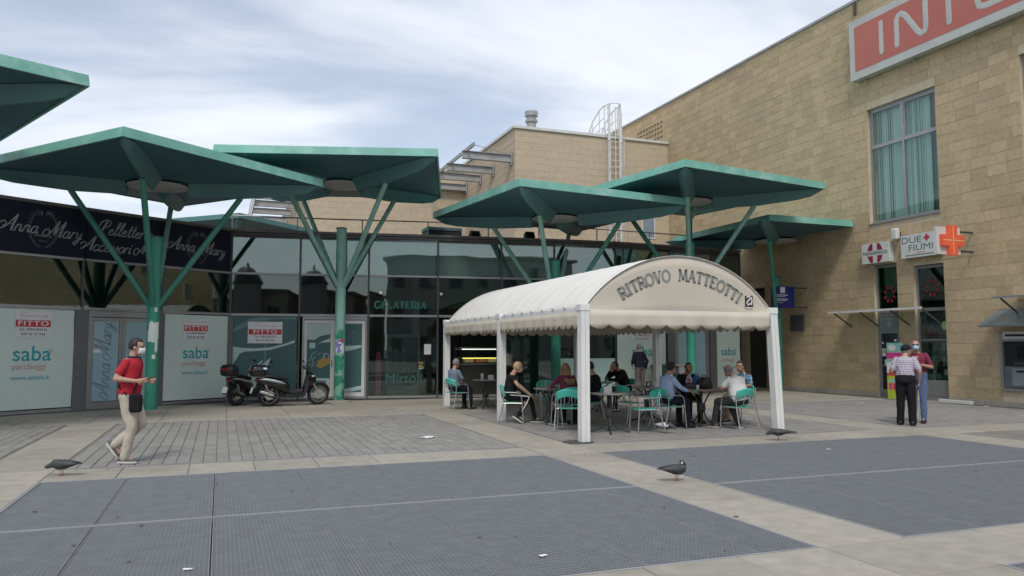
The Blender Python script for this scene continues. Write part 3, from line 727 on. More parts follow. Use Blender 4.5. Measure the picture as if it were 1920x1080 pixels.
def blue_door(i,word):
    a,x,n,L=bay(i)
    d=thing('shop_door',None,None); d.parent=shop; d.location=at(i,L/2,0,0)-wloc(shop)
    lo=.18; hi=L-.18 if i!=12 else L-.18; mid=(lo+hi)/2
    fr=MB(); 
    for s0,s1,z0,z1 in ((lo,hi,2.36,Z1-.04),(lo,lo+.05,.03,2.36),(hi-.05,hi,.03,2.36)): bx(i,s0,s1,-.03,.05,z0,z1,fr)
    fr.build('door_frame','alu',d)
    for s0,s1 in ((lo+.055,mid-.005),(mid+.005,hi-.055)):
        lf=MB(); f=.075
        for p,q,z0,z1 in ((s0,s0+f,.04,2.34),(s1-f,s1,.04,2.34),(s0+f,s1-f,.04,.2),(s0+f,s1-f,2.26,2.34)): bx(i,p,q,-.02,.03,z0,z1,lf)
        l=lf.build('door_leaf','alu',d)
        bx(i,s0+f,s1-f,-.004,.006,.2,2.26).build('pane','glass',l)
        bx(i,s0+f+.01,s1-f-.01,-.010,-.006,.22,2.25).build('blue_film','film_blue',l)
    MB().tube([at(i,mid-.05,-.02,1.0),at(i,mid-.05,-.07,1.0),at(i,mid-.05,-.07,1.25),at(i,mid-.05,-.02,1.25)],.012,8).build('handle','alu',d)
    if word:
        s=lo+.055+.42
        script('Anna Mary',i,0,0,.42,'ink_steel',par=d,x=(0,0,1),up=-x,o=at(i,s,-.0105,1.28))
        bx(i,lo+.14,lo+.32,-.016,-.013,1.45,1.53).build('notice','paper_white',d)

def wave_film(i,shapes,parent,m,y):
    a,x,n,L=bay(i)
    for poly in shapes:
        MB().prism(poly,.002,at(i,0,y,0),x,(0,0,1)).build('vinyl_shape',m,parent)
# bay 5: dark teal vinyl window with pale waves
def teal_window():
    i=5; a,x,n,L=bay(i)
    t=thing('window_graphic','dark teal window vinyl with pale waves behind the scooters','graphic',at(i,L/2,-.008,0))
    bx(i,.04,L-.06,-.008,-.004,.11,Z1-.04).build('vinyl_sheet','film_teal',t)
    wave=[(.05,1.62),(.3,1.57),(.7,1.55),(1.15,1.58),(1.55,1.68),(1.85,1.80),(1.86,1.72),(1.55,1.62),(1.15,1.5),(.7,1.47),(.45,1.46),(.3,1.4),(.2,1.22),(.05,1.02)]
    flame=[(.55,.25),(.5,.6),(.58,.85),(.75,1.05),(.98,1.24),(.86,1.04),(.95,1.08),(1.17,1.28),(1.12,1.08),(.95,.92),(.82,.8),(.85,.6),(1.0,.4),(1.1,.25)]
    wave_film(i,[wave,flame],t,'film_pale',-.011)
    wave_film(i,[[(.06,2.0),(.06,2.1),(.55,2.42),(.75,2.48),(1.9,2.48),(1.9,2.42),(1.3,2.44),(.8,2.36)]],t,'film_tealmid',-.0105)
    b=MB(); bx(i,.99,1.04,-.012,-.008,1.0,2.5,b); b.build('mullion_strip','film_tealmid',t)
teal_window()
def teal_door():
    i=6; a,x,n,L=bay(i); lo,hi=.10,L-.04; mid=(lo+hi)/2-.03
    d=thing('shop_door',None,None); d.parent=shop; d.location=at(i,L/2,0,0)-wloc(shop)
    fr=MB()
    for s0,s1,z0,z1 in ((lo,hi,2.42,Z1-.04),(lo,lo+.05,.03,2.42),(hi-.05,hi,.03,2.42)): bx(i,s0,s1,-.03,.05,z0,z1,fr)
    fr.build('door_frame','alu',d)
    for k,(s0,s1) in enumerate(((lo+.055,mid-.005),(mid+.005,hi-.055))):
        lf=MB(); f=.085
        for p,q,z0,z1 in ((s0,s0+f,.04,2.40),(s1-f,s1,.04,2.40),(s0+f,s1-f,.04,.22),(s0+f,s1-f,2.3,2.40)): bx(i,p,q,-.025,.03,z0,z1,lf)
        l=lf.build('door_leaf','alu_white',d)
        bx(i,s0+f,s1-f,-.004,.006,.22,2.3).build('pane','glass',l)
        bx(i,s0+f+.004,s1-f-.004,-.010,-.006,.22,2.3).build('vinyl_sheet','film_teal',l)
        p,q=s0+f+.006,s1-f-.006; w=q-p
        if k==0:
            sh=[[(p,2.29),(p,1.82),(p+w*.3,1.80),(p+w*.55,1.92),(p+w,1.98),(p+w,2.29)],[(p+w*.4,1.66),(p+w*.6,1.72),(p+w,1.74),(p+w,1.86),(p+w*.75,1.80)],[(p+.02,.72),(p+w*.5,.66),(p+w,.64),(p+w,.3),(p+w*.85,.24),(p+w*.84,.58),(p+.02,.58)]]
            wave_film(i,sh,l,'film_pale',-.013)
            wave_film(i,[[(p+w*.42,1.0),(p+w*.45,1.17),(p+w*.7,1.26),(p+w,1.24),(p+w,1.1),(p+w*.6,.95)]],l,'film_ochre',-.013)
            wave_film(i,[[(p+w*.3,.24),(p+w*.3,.56),(p+w*.82,.57),(p+w*.82,.24)]],l,'film_grey',-.0125)
            wave_film(i,[[(p+w*.1,1.55),(p+w*.35,1.55),(p+w*.35,1.72),(p+w*.1,1.72)]],l,'film_pale',-.0145)
            strokes([[(p+.05,.98),(p+.1,1.1),(p+.07,1.2),(p+.15,1.28),(p+.13,1.36),(p+.25,1.45)],[(p+.14,.98),(p+.2,1.12),(p+.17,1.2),(p+.25,1.3)],[(p+.3,1.36),(p+.42,1.4)],arc(p+.55,1.28,.09,.12,-90,120)+[(p+.45,1.2)],[(p+.5,1.0),(p+.52,1.42)]],.014,'film_pale',l,at(i,0,-.012,0),x,(0,0,1))
            MB().tube([at(i,s1-.04,-.03,1.0),at(i,s1-.04,-.07,1.0),at(i,s1-.04,-.07,1.2),at(i,s1-.04,-.03,1.2)],.012,8).build('handle','alu_dark',l)
        else:
            sh=[[(p,1.62),(p+w,1.64),(p+w,1.58),(p+w*.7,1.52),(p+w*.4,1.46),(p,1.46)],[(p,.23),(p,.3),(p+w*.4,.33),(p+w,.42),(p+w,.30),(p+w*.6,.24)]]
            wave_film(i,sh,l,'film_pale',-.013)
            strokes([arc(p+w*.35,1.95,.1,.13,-100,150),[(p+w*.25,1.75),(p+w*.3,2.1)],arc(p+w*.7,1.95,.09,.14,-80,200),[(p+w*.65,1.7),(p+w*.66,2.12)],[(p+.03,1.9),(p+.2,1.98)]],.012,'film_tealmid',l,at(i,0,-.012,0),x,(0,0,1))
teal_door()

# serif lettering drawn as strokes (unit cap height 1)
SER={'R':(.78,[([(.16,0),(.16,1)],1.5),([(.16,.97),(.45,.97)]+arc(.45,.74,.22,.23,90,-90,8)+[(.16,.5)],1),([(.40,.5),(.72,.02)],1.5),([(.02,.02),(.3,.02)],.6),([(.02,.98),(.3,.98)],.6),([(.62,.02),(.84,.02)],.6)]),
'I':(.40,[([(.2,0),(.2,1)],1.5),([(.05,.02),(.35,.02)],.6),([(.05,.98),(.35,.98)],.6)]),
'T':(.74,[([(.37,0),(.37,1)],1.5),([(.03,.96),(.71,.96)],.9),([(.22,.02),(.52,.02)],.6),([(.04,.98),(.04,.78)],.6),([(.70,.98),(.70,.78)],.6)]),
'O':(.88,[(arc(.44,.5,.37,.47,0,360,20),1.2)]),
'V':(.82,[([(.12,1),(.42,0)],1.5),([(.42,0),(.70,1)],.8),([(.0,.98),(.27,.98)],.6),([(.57,.98),(.82,.98)],.6)]),
'M':(1.02,[([(.14,0),(.19,1)],.8),([(.19,1),(.51,.12)],1.4),([(.51,.12),(.82,1)],.8),([(.82,1),(.88,0)],1.5),([(.02,.02),(.27,.02)],.6),([(.74,.02),(1.0,.02)],.6),([(.06,.98),(.24,.98)],.6),([(.78,.98),(.96,.98)],.6)]),
'A':(.86,[([(.13,0),(.42,1)],.8),([(.42,1),(.73,0)],1.5),([(.24,.34),(.62,.34)],.7),([(.0,.02),(.27,.02)],.6),([(.58,.02),(.87,.02)],.6)]),
'E':(.72,[([(.16,0),(.16,1)],1.5),([(.04,.97),(.62,.97)],.8),([(.16,.52),(.5,.52)],.8),([(.04,.03),(.64,.03)],.8),([(.61,.98),(.61,.8)],.6),([(.63,.02),(.63,.22)],.6)]),
'G':(.90,[(arc(.46,.5,.38,.47,45,330,16),1.3),([(.78,.05),(.78,.42)],1.5),([(.58,.42),(.9,.42)],.6)]),
'L':(.70,[([(.16,0),(.16,1)],1.5),([(.04,.97),(.3,.97)],.6),([(.04,.03),(.64,.03)],.8),([(.63,.02),(.63,.24)],.6)]),
' ':(1.0,[])}
def serif_line(word,cap,w,m,parent,o,x,up,sx=1.,gap=.06):
    tot=sum(SER[c][0]*sx+gap for c in word)-gap; lines=[]; p=-tot/2*cap
    for c in word:
        for ln,k in SER[c][1]: lines.append(([(p+a*cap*sx,b_*cap) for a,b_ in ln],w*k))
        p+=(SER[c][0]*sx+gap)*cap
    return strokes(lines,w,m,parent,o,x,up)
i=7; a,x,n,L=bay(i)
gs=thing('gelateria_lettering','green GELATERIA letters stuck on the glass above the ice-cream shop','sign',at(i,.95,-.01,2.75))
serif_line('GELATERIA',.22,.042,'ink_green',gs,at(i,.98,-.003,2.78),x,(0,0,1),sx=1.02)
# navy fascia with silver script over the left shop
fs=thing('shop_fascia_sign','long navy shop sign with silver script lettering above the posters and blue door','sign',at(3,0,-.06,3.8))
for i in (0,1,2,3,4):
    a,x,n,L=bay(i); s1=L-.02 if i<4 else L-.10
    bx(i,.012,s1,-.085,-.06,Z2+.035,Z3-.005).build('sign_panel','navy',fs)
CUR={'n':(.44,[([(.03,0),(.06,.42)],1),([(.06,.28),(.16,.43),(.26,.41),(.28,.3),(.28,.06),(.33,.01),(.44,.12)],1)]),
'a':(.44,[(arc(.16,.21,.14,.21,20,380,12),1),([(.30,.42),(.30,.06),(.35,.01),(.44,.1)],1.2)]),
'r':(.30,[([(.03,0),(.06,.42)],1.2),([(.06,.28),(.14,.42),(.24,.40)],1)]),
'y':(.44,[([(.05,.42),(.06,.15),(.14,.02),(.24,.08),(.29,.42)],1),([(.29,.42),(.27,-.2),(.16,-.36),(.02,-.28),(.1,-.14),(.42,.1)],.9)]),
'e':(.36,[([(.04,.2),(.26,.26),(.25,.38),(.15,.43),(.05,.32),(.05,.12),(.14,0),(.28,.03),(.38,.12)],1)]),
'l':(.28,[([(.02,.05),(.2,.7),(.18,.95),(.1,.93),(.08,.6),(.1,.1),(.17,0),(.3,.1)],1)]),
't':(.28,[([(.12,.8),(.1,.1),(.16,0),(.3,.1)],1.1),([(0,.5),(.24,.5)],.8)]),
'i':(.22,[([(.06,.42),(.06,.08),(.12,0),(.22,.1)],1.1),([(.07,.56),(.09,.62)],1.2)]),
'c':(.36,[(arc(.17,.21,.15,.21,50,310,10)+[(.36,.1)],1)]),
's':(.30,[([(0,.05),(.16,.44),(.24,.3),(.22,.08),(.12,0),(.04,.06)],1)]),
'o':(.38,[(arc(.17,.21,.15,.21,0,360,12)+[(.4,.36)],1)]),
'd':(.44,[(arc(.16,.21,.14,.21,20,380,12),1),([(.31,.95),(.30,.06),(.35,.01),(.44,.1)],1.2)]),
'A':(.62,[([(-.05,.1),(-.2,.05),(-.32,.2),(-.28,.45),(-.1,.55),(.05,.45),(.05,.3),(-.05,.22)],.8),([(-.05,.1),(.15,.3),(.42,1.0)],.8),([(.42,1.0),(.44,.5),(.48,0)],1.8),([(.14,.38),(.5,.4)],.7)]),
'M':(.92,[([(0,0),(-.14,.0),(-.26,.14),(-.22,.38),(-.06,.46),(.06,.38),(.05,.24)],.8),([(0,0),(.2,.3),(.35,1.0)],.8),([(.35,1),(.4,.1)],1.7),([(.4,.1),(.72,1.0)],.8),([(.72,1),(.74,0),(.88,.1)],1.7)]),
'P':(.62,[([(.12,0),(.25,.95)],1.8),([(-.12,.5),(-.12,.78),(.02,.96),(.25,1.02),(.5,.9),(.52,.65),(.35,.5),(.2,.5)],.9)]),
' ':(.4,[])}
def script(word,i,s,z,size,m='sign_silver',y=-.0862,par=None,x=None,up=(0,0,1),o=None):
    """joined handwriting drawn as strokes"""
    if x is None: x=bay(i)[1]
    tot=sum(CUR[c][0] for c in word); p=-tot/2; L_=[]
    for c in word:
        for ln,k in CUR[c][1]: L_.append(([((p+a+.42*b_)*size,(b_-.25)*size) for a,b_ in ln],.055*size*k+.008))
        p+=CUR[c][0]
    strokes(L_,.02,m,par or fs,o if o is not None else at(i,s,y,z),x,up)
def emblem(i,s,z):
    a,x,n,L=bay(i)
    for sg in (1,-1):
        lines=[([(s+sg*(q[0]-s),q[1]) for q in arc(s,z,.31,.44,-80,80,16)],.05)]
        for k in range(-6,7):
            t=R(k*12); px,pz=s+sg*.31*math.cos(t),z+.44*math.sin(t); lines.append(([(px,pz),(px+sg*.07,pz+.06)],.02))
        strokes(lines,.04,'sign_dim',fs,at(i,0,-.0855,0),x,(0,0,1),name='wreath_branch')
    txt('A M',.17,'sign_mid',fs,at(i,s,-.0885,z+.36),x,(0,0,1),shear=.5)
    strokes([([(s-.2+.02*k,z-.16+.03*math.sin(k*1.9)) for k in range(21)],.022)],.02,'sign_mid',fs,at(i,0,-.0855,0),x,(0,0,1),name='faint_print')
    strokes([([(s-.1+.02*k,z-.29+.02*math.sin(k*2.1)) for k in range(11)],.02)],.02,'sign_dim2',fs,at(i,0,-.0855,0),x,(0,0,1),name='faint_print')
emblem(2,1.12,4.42); script('Anna',2,.60,4.40,.40); script('Mary',2,1.60,4.36,.40)
script('Pelletteria',3,1.00,4.56,.38); script('Accessori Moda',3,1.02,4.12,.38)
emblem(4,1.0,4.40); script('Anna',4,.52,4.38,.38); script('Mary',4,1.48,4.34,.38)

blue_door(3,True); blue_door(12,False)
# ---- inside the ice-cream shop
def gelateria():
    i=7; a,x,n,L=bay(i)
    MB().box2((6.2,26.2,0.03),(6.45,26.6,4.8)).build('column','interior_pale',shop)
    b=MB(); b.box2((4.3,26.9,2.55),(12.2,27.1,4.82)); b.build('bulkhead','interior_pale',shop)
    MB().box2((5.0,26.88,2.55),(12.2,26.899,2.98)).build('menu_band','interior_dark',shop)
    for k in range(3): 
        MB().lathe([(.02,0),(.13,.005),(.14,.04),(.06,.05)],(5.2+k*2.2,26.89,3.5),16,(0,-1,0)).build('spotlight','alu_dark',shop)
        MB().ell((5.2+k*2.2,26.83,3.5),(.05,.02,.05),10,8).build('spot_lens','lamp_lens',shop)
    MB().box2((6.0,26.8,3.62),(7.3,26.89,3.78)).build('air_unit','dark_grey',shop)
    # tall fridge and machine seen through the glass
    t=thing('ice_cream_fridge','grey glass-door fridge standing inside the ice-cream shop','fridge',(5.6,25.0,.03))
    f=MB()
    for a0,a1 in (((5.0,24.7,.03),(6.1,25.3,.35)),((5.0,24.7,1.9),(6.1,25.3,2.0)),((5.0,24.7,.35),(5.06,25.3,1.9)),((6.04,24.7,.35),(6.1,25.3,1.9)),((5.06,25.26,.35),(6.04,25.3,1.9))): f.box2(a0,a1)
    f.build('cabinet','alu',t)
    MB().box2((5.06,24.7,.35),(6.04,24.71,1.9)).build('glass_door','glass_clear',t)
    for z in (.7,1.05,1.4): 
        MB().box2((5.07,24.75,z),(6.03,25.25,z+.02)).build('shelf','alu',t)
        for k in range(6): MB().cyl((5.16+k*.155,24.9,z+.02),(5.16+k*.155,24.9,z+.22),.05,.03,10).build('bottle',['carton_a','carton_b','carton_c'][k%3],t)
    # display counter with strip lights
    c=thing('display_counter','dark glass-topped counter with lit strips inside the open shop front','counter',(8.3,24.6,.03))
    MB().box2((7.4,24.4,.03),(10.4,25.2,1.0)).build('counter_body','counter_dark',c)
    MB().box2((7.4,24.36,1.0),(10.4,25.2,1.04)).build('counter_top','alu',c)
    MB().prism([(0,0),(.75,0),(.75,.5),(.25,.5)],3.0,(7.4,24.4,1.042),(0,1,0),(0,0,1)).build('glass_case','glass_clear',c)
    MB().box2((7.42,24.66,1.545),(10.38,25.15,1.58)).build('case_top','alu',c)
    for z,y,m in ((1.50,24.70,'lamp_strip'),(1.20,24.62,'lamp_yellow')): MB().box2((7.55,y,z),(8.9,y+.03,z+.03)).build('light_strip',m,c)
    for k in range(6): MB().box((7.8+k*.42,24.85,1.12),(.34,.3,.12),bev=.02).build('ice_cream_tub',['tub_a','tub_b','tub_c'][k%3],c)
    tag(MB().prism([(0,0),(.16,0),(.16,1.25),(.12,1.4),(.04,1.4),(0,1.25)],.05,at(7,.25,.25,.04),x,(0,0,1)).build('pink_display_post','pink_post',None,loc=at(7,.33,.27,.04)),'pink display post standing inside the ice-cream shop window','display')
    # lettering and sticker low on the shop window
    w=thing('window_sticker','black square sticker with yellow Z on the ice-cream shop window','sticker',at(7,1.62,-.004,.9))
    bx(7,1.5,1.74,-.006,-.002,.9,1.16).build('sticker_ground','ink_black',w)
    strokes([([(1.55,1.11),(1.68,1.11),(1.56,.98),(1.70,.98)],.03)],.03,'ink_yellow',w,at(7,0,-.0065,0),x,(0,0,1))
    strokes([([(1.55,.935),(1.69,.935)],.02)],.02,'paper_white',w,at(7,0,-.0065,0),x,(0,0,1),name='print_line')
    tag(bx(7,1.72,1.93,-.006,-.002,1.36,1.68).build('window_notice','paper_white'),'white paper notice taped to the ice-cream shop window','notice')
    l=thing('window_lettering','dim green lettering low on the ice-cream shop window','sign',at(7,1.1,-.004,.5))
    txt('Mirtoli',.42,'ink_dimgreen',l,at(7,1.1,-.005,.62),x,(0,0,1),bold=.006)
gelateria()
# bay 9-10: glazed with a pale panel below and dark frames; back shop interior darker
for i in (10,): 
    bx(i,.06,bay(i)[3]-.04,-.012,-.006,.3,1.22).build('infill_panel','film_mint',shop)
    for q in (1.15,1.45): strokes([(arc(q,.85,.11,.08,0,360,14),.014)],.014,'film_pale2',shop,at(i,0,-.0135,0),bay(i)[1],(0,0,1),name='printed_ring')
    bx(i,.15,.55,-.012,-.006,1.55,2.2).build('dark_poster','interior_dark',shop)
bx(9,.05,bay(9)[3]-.3,.9,1.0,.03,2.4).build('screen_wall','interior_green',shop)
# room behind open bay: inner dark back
MB().box2((8.2,27.0,.03),(12.1,27.08,2.56)).build('back_counter_wall','interior_dark',shop)
MB().box2((4.3,27.2,.03),(8.2,27.28,2.56)).build('back_counter_wall','interior_dark',shop)

# ---- things on the shop roof
rail=thing('roof_railing','thin grey handrail along the roof of the glass shops','railing',(8,25.2,Z3+.02))
rp=[Vector((p.x,p.y+1.3,0)) for p in FP[5:]]
for a,c in zip(rp[:-1],rp[1:]): MB().cyl(a+Vector((0,0,5.72)),c+Vector((0,0,5.72)),.022,n=6).build('handrail','alu',rail)
for p in rp: MB().cyl(p+Vector((0,0,5.0)),p+Vector((0,0,5.72)),.02,n=6).build('post','alu',rail)
u=thing('roof_unit','dark green box unit with pale lid on the shop roof','roof unit',(6.9,25,5.02))
MB().box((6.9,25,5.24),(1.2,.8,.44),bev=.03).build('casing','casing_dark',u); MB().box((6.9,24.98,5.52),(1.2,.8,.12),bev=.02).build('lid','casing_lid',u); MB().box((6.36,24.985,5.522),(.14,.84,.125),bev=.02).build('lid_end','green_paint',u)

for k,(px,py) in enumerate(((7.95,24.6),(9.78,24.2))):
    f=thing('floodlight',['black roof floodlight beside the dark green box unit','black roof floodlight above the tent, left of the green canopy strut'][k],'floodlight',(px,py,5.02),group='floodlights on the shop roof')
    MB().box((0,0,.36),(.34,.2,.26),M=Matrix.Rotation(R(-18),3,'X'),bev=.03).build('housing','black',f,world=False)
    MB().box((0,-.115,.345),(.28,.01,.2),M=Matrix.Rotation(R(-18),3,'X')).build('lens','glass_dark',f,world=False)
    MB().tube([(-.2,0,.4),(-.2,0,.12),(.2,0,.12),(.2,0,.4)],.014,6).build('bracket','dark_grey',f,world=False); MB().cyl((0,0,.0),(0,0,.12),.02,n=6).build('stem','dark_grey',f,world=False)
mat('green_strut',(.05,.22,.165),.5,var=.15,vs=3,stain=.5,ss=1.2,scol=(.13,.26,.22)); mat('rib_green',(.075,.19,.19),.55,var=.12,vs=2,stain=.25,ss=1)
mat('sign_orange',(.45,.125,.095),.4,var=.07,vs=.8); mat('sign_trim',(.47,.475,.45),.5,var=.08,stain=.25,ss=1.2); mat('sign_white',(.60,.605,.58),.45,var=.06,stain=.2,ss=1.2)
mat('ink_crimson2',(.27,.015,.06),.5); mat('ink_petrol',(.06,.15,.15),.6)
mat('ink_crimson3',(.5,.03,.08),.5)
mat('cross_orange',(.62,.10,.05),.4,emit=(.9,.12,.05,.10)); mat('cross_line',(.8,.5,.2),.5)
glassmat('glass_awn',(.45,.5,.5),.10)
mat('screen_dark',(.015,.02,.025),.15); mat('panel_blue',(.16,.19,.21),.4,metal=.4); mat('panel_blue2',(.26,.31,.34),.35,metal=.3)
mat('hood_blue',(.20,.25,.28),.3,metal=.5)
mat('mid_plate',(.075,.08,.085),.5,var=.1)
mat('board_blue',(.012,.02,.17),.45,var=.08)
mat('board_print',(.5,.52,.6),.6)
mat('stand_mint',(.26,.50,.46),.6); mat('stand_lime',(.42,.50,.04),.6); mat('stand_pink',(.62,.05,.25),.6)
mat('bin_green',(.02,.075,.05),.5,var=.1); mat('bin_white',(.5,.5,.48),.5,var=.06)
def mixmat(name,c1_,c2_,scale,lo,hi,rough=.6,detail=4):
    m=bpy.data.materials.new(name); m.use_nodes=True; N=m.node_tree.nodes; L=m.node_tree.links; P=N['Principled BSDF']; P.inputs['Roughness'].default_value=rough
    g=N.new('ShaderNodeNewGeometry'); no=N.new('ShaderNodeTexNoise'); no.inputs['Scale'].default_value=scale; no.inputs['Detail'].default_value=detail; L.new(g.outputs['Position'],no.inputs['Vector'])
    mr=N.new('ShaderNodeMapRange'); mr.inputs['From Min'].default_value=lo; mr.inputs['From Max'].default_value=hi; L.new(no.outputs['Fac'],mr.inputs['Value'])
    mx=N.new('ShaderNodeMix'); mx.data_type='RGBA'; mx.inputs[6].default_value=(*c1_,1); mx.inputs[7].default_value=(*c2_,1); L.new(mr.outputs[0],mx.inputs[0]); L.new(mx.outputs[2],P.inputs['Base Color']); MATS[name]=m
mixmat('sticker_mix',(.6,.58,.58),(.12,.14,.42),9,.5,.56)
mixmat('green_graffiti',(.16,.36,.28),(.02,.20,.12),4,.47,.53)
def cloth(name,col,trans=.25,var=.05,stain=.12):
    m=mat(name,col,.8,var=var,vs=1.5,stain=stain,ss=.9,scol=[c*.72 for c in col],spec=.2); N=m.node_tree.nodes; L=m.node_tree.links; P=N['Principled BSDF']
    src=P.inputs['Base Color'].links[0].from_socket; t=N.new('ShaderNodeBsdfTranslucent'); L.new(src,t.inputs['Color']); mx=N.new('ShaderNodeMixShader'); mx.inputs[0].default_value=trans
    out=N['Material Output']; L.new(P.outputs[0],mx.inputs[1]); L.new(t.outputs[0],mx.inputs[2]); L.new(mx.outputs[0],out.inputs['Surface']); return m
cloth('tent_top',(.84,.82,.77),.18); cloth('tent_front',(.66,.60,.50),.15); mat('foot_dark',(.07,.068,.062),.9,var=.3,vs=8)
# ================================================================ GREEN CANOPIES
def canopy(label,loc,H,ang,hs=2.87,faded=False,clip=None,dark=False):
    c=thing('plaza_canopy',label,'canopy',(loc[0],loc[1],0),ang,group='green square canopies on strutted columns')
    Rr=hs*math.sqrt(2); fh=.21; drop=.20; ca,sa=math.cos(ang),math.sin(ang)
    K=[Vector((Rr*math.cos(k*math.pi/2),Rr*math.sin(k*math.pi/2),0)) for k in range(4)]
    zt=H; zb=H-fh
    if clip is None:
        corners=K
    else:
        # axis aligned rectangle in world, expressed in local space
        u0,u1,v0,v1=clip
        rect=[(u1,v0),(u1,v1),(u0,v1),(u0,v0)]
        corners=[]
        for a,b_ in rect:
            dx,dy=a-loc[0],b_-loc[1]; corners.append(Vector((dx*ca+dy*sa,-dx*sa+dy*ca,0)))
    for k in range(4):
        a,b_=corners[k],corners[(k+1)%4]
        d=(b_-a).normalized(); nrm=Vector((d.y,-d.x,0))
        m=MB(); t=.05
        vs=[a+nrm*.025+Vector((0,0,zb)),b_+nrm*.025+Vector((0,0,zb)),b_+Vector((0,0,zt)),a+Vector((0,0,zt))]
        vi=[p-nrm*t for p in vs]
        m.add(vs+vi,[(0,1,2,3),(7,6,5,4),(0,4,5,1),(1,5,6,2),(2,6,7,3),(3,7,4,0)]); m.build('fascia','rib_green' if dark else 'fascia',c,world=False)  # with dark, shade on the rear canopy is put into its fascia colour
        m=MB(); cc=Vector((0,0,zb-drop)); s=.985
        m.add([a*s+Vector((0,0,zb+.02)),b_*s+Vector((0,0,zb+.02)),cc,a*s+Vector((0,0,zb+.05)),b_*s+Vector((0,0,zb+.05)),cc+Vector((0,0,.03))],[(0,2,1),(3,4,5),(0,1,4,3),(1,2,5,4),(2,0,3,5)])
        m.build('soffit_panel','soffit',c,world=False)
    m=MB(); top=Vector((0,0,zt+.10)); m.add([p*.99+Vector((0,0,zt-.03)) for p in corners]+[top],[(0,1,4),(1,2,4),(2,3,4),(3,0,4)]); m.build('roof_sheet','fascia',c,world=False)
    for k in range(4):
        d=K[k].normalized(); s=Vector((-d.y,d.x,0))
        if clip is not None:
            if (d.x*ca-d.y*sa)>.3: continue
        secs=[(.985,.01,.02),(.90,.16,.20),(.80,.20,.27),(.50,.22,.34),(.18,.22,.30)]
        rings=[]
        for f,w,dep in secs:
            p=d*Rr*f; zs=zb-drop*(1-f)+.015
            rings.append([p+s*w+Vector((0,0,zs)),p-s*w+Vector((0,0,zs)),p-s*.03+Vector((0,0,zs-dep)),p+s*.03+Vector((0,0,zs-dep))])
        m=MB(); m.loft(rings); m.build('rib','rib_green',c,world=False)
        gm='green_faded' if faded or rg.random()<.3 else 'green_strut'
        m=MB(); m.cyl(d*.10+Vector((0,0,H-3.45)),d*Rr*.49+Vector((0,0,H-.62)),.072,n=12); m.build('strut',gm,c,world=False,smooth='auto')
    MB().lathe([(.70,0),(.73,.008),(.73,.03),(.4,.05)],(0,0,zb-drop-.035),28).build('light_disc','disc',c,world=False,smooth='auto')
    MB().cyl((0,0,.02),(0,0,H-1.72),.148,n=20).build('column','green_faded' if faded else 'green_paint',c,world=False,smooth='auto')
    MB().lathe([(.165,0),(.165,.02),(.1,.04)],(0,0,H-1.725),20).build('column_cap','dark_grey',c,world=False)
    MB().lathe([(.36,0),(.36,.03),(.17,.045)],(0,0,.0),24).build('base_plate','slab',c,world=False)
    return c
c0=canopy('green canopy whose nearest corner overhangs the plaza left of the navy shop sign',(-6.23,16.65),6.5,math.atan2(-1.245,3.83))
c1=canopy('green canopy in front of the navy shop sign, on the saturated green poster-stuck column',(-1.60,21.2),6.08,-.094)
c2=canopy('highest green canopy with level front edge, on the faded mint column by the teal door',(3.25,22.85),6.80,-1.071,faded=True)
c3=canopy('green canopy above the back of the cream tent, in front of the pale building',(9.57,21.54),5.96,-.646)
c4=canopy('green canopy with dark soffit rising above the front arch of the tent',(13.78,20.58),6.6,-.609)
c5=canopy('green canopy butting against the stone wall above the blue notice board',(18.55,22.3),5.80,-math.pi/4,clip=(16.2,19.60,19.72,25.3))
c6=canopy('green canopy, its edge coloured dark for shade, behind the roof of the glass shops, only its top showing',(.45,38.5),7.3,R(2),dark=True)
def sticker(c,ang,z,w,h,m,r=.1505,seed=0):
    """torn paper patch wrapped on a column"""
    rr=random.Random(seed); b=MB(); n=6; da=w/r
    top=[h/2+rr.uniform(-.15,.05)*h for _ in range(n+1)]; bot=[-h/2+rr.uniform(-.05,.15)*h for _ in range(n+1)]
    vs=[]
    for k in range(n+1):
        a=ang-da/2+da*k/n
        for zz in (bot[k],top[k]):
            for q in (r,r+.003): vs.append((q*math.cos(a),q*math.sin(a),z+zz))
    fs=[]
    for k in range(n):
        i=k*4; fs+=[(i+1,i+5,i+7,i+3),(i,i+2,i+6,i+4),(i+2,i+3,i+7,i+6),(i,i+4,i+5,i+1)]
    fs+=[(0,1,3,2),(n*4,n*4+2,n*4+3,n*4+1)]
    b.add(vs,fs); return b.build('sticker',m,c,world=False)
def face(c,off=0): # local angle that looks at the camera
    p=Vector(c.location); return math.atan2(-p.y,-p.x)-c.rotation_euler.z+off
f1=face(c1)
sticker(c1,f1+.1,2.02,.24,.42,'paper_white',seed=1); sticker(c1,f1-.2,1.85,.2,.3,'paper',r=.1536,seed=2); sticker(c1,f1+.35,2.52,.07,.12,'paper_white',seed=3); sticker(c1,f1+.2,1.35,.08,.12,'paper_white',seed=8); sticker(c1,f1+.55,1.7,.07,.5,'paper_white',seed=9)
f2=face(c2)
sticker(c2,f2,1.62,.25,.42,'sticker_mix',seed=4); sticker(c2,f2+.3,1.78,.1,.08,'ink_red',r=.1536,seed=5)
m_=MB(); m_.cyl((0,0,.06),(0,0,1.35),.151,n=20,cap=False); m_.build('paint_band','green_graffiti',c2,world=False,smooth=True)
m_=MB(); m_.cyl((0,0,1.82),(0,0,2.12),.151,n=20,cap=False); m_.build('paint_band','green_graffiti',c2,world=False,smooth=True)
f5=face(c5)
sticker(c5,f5,1.55,.12,.2,'paper_white',seed=6); sticker(c5,f5-.2,1.85,.1,.12,'paper_white',seed=7)

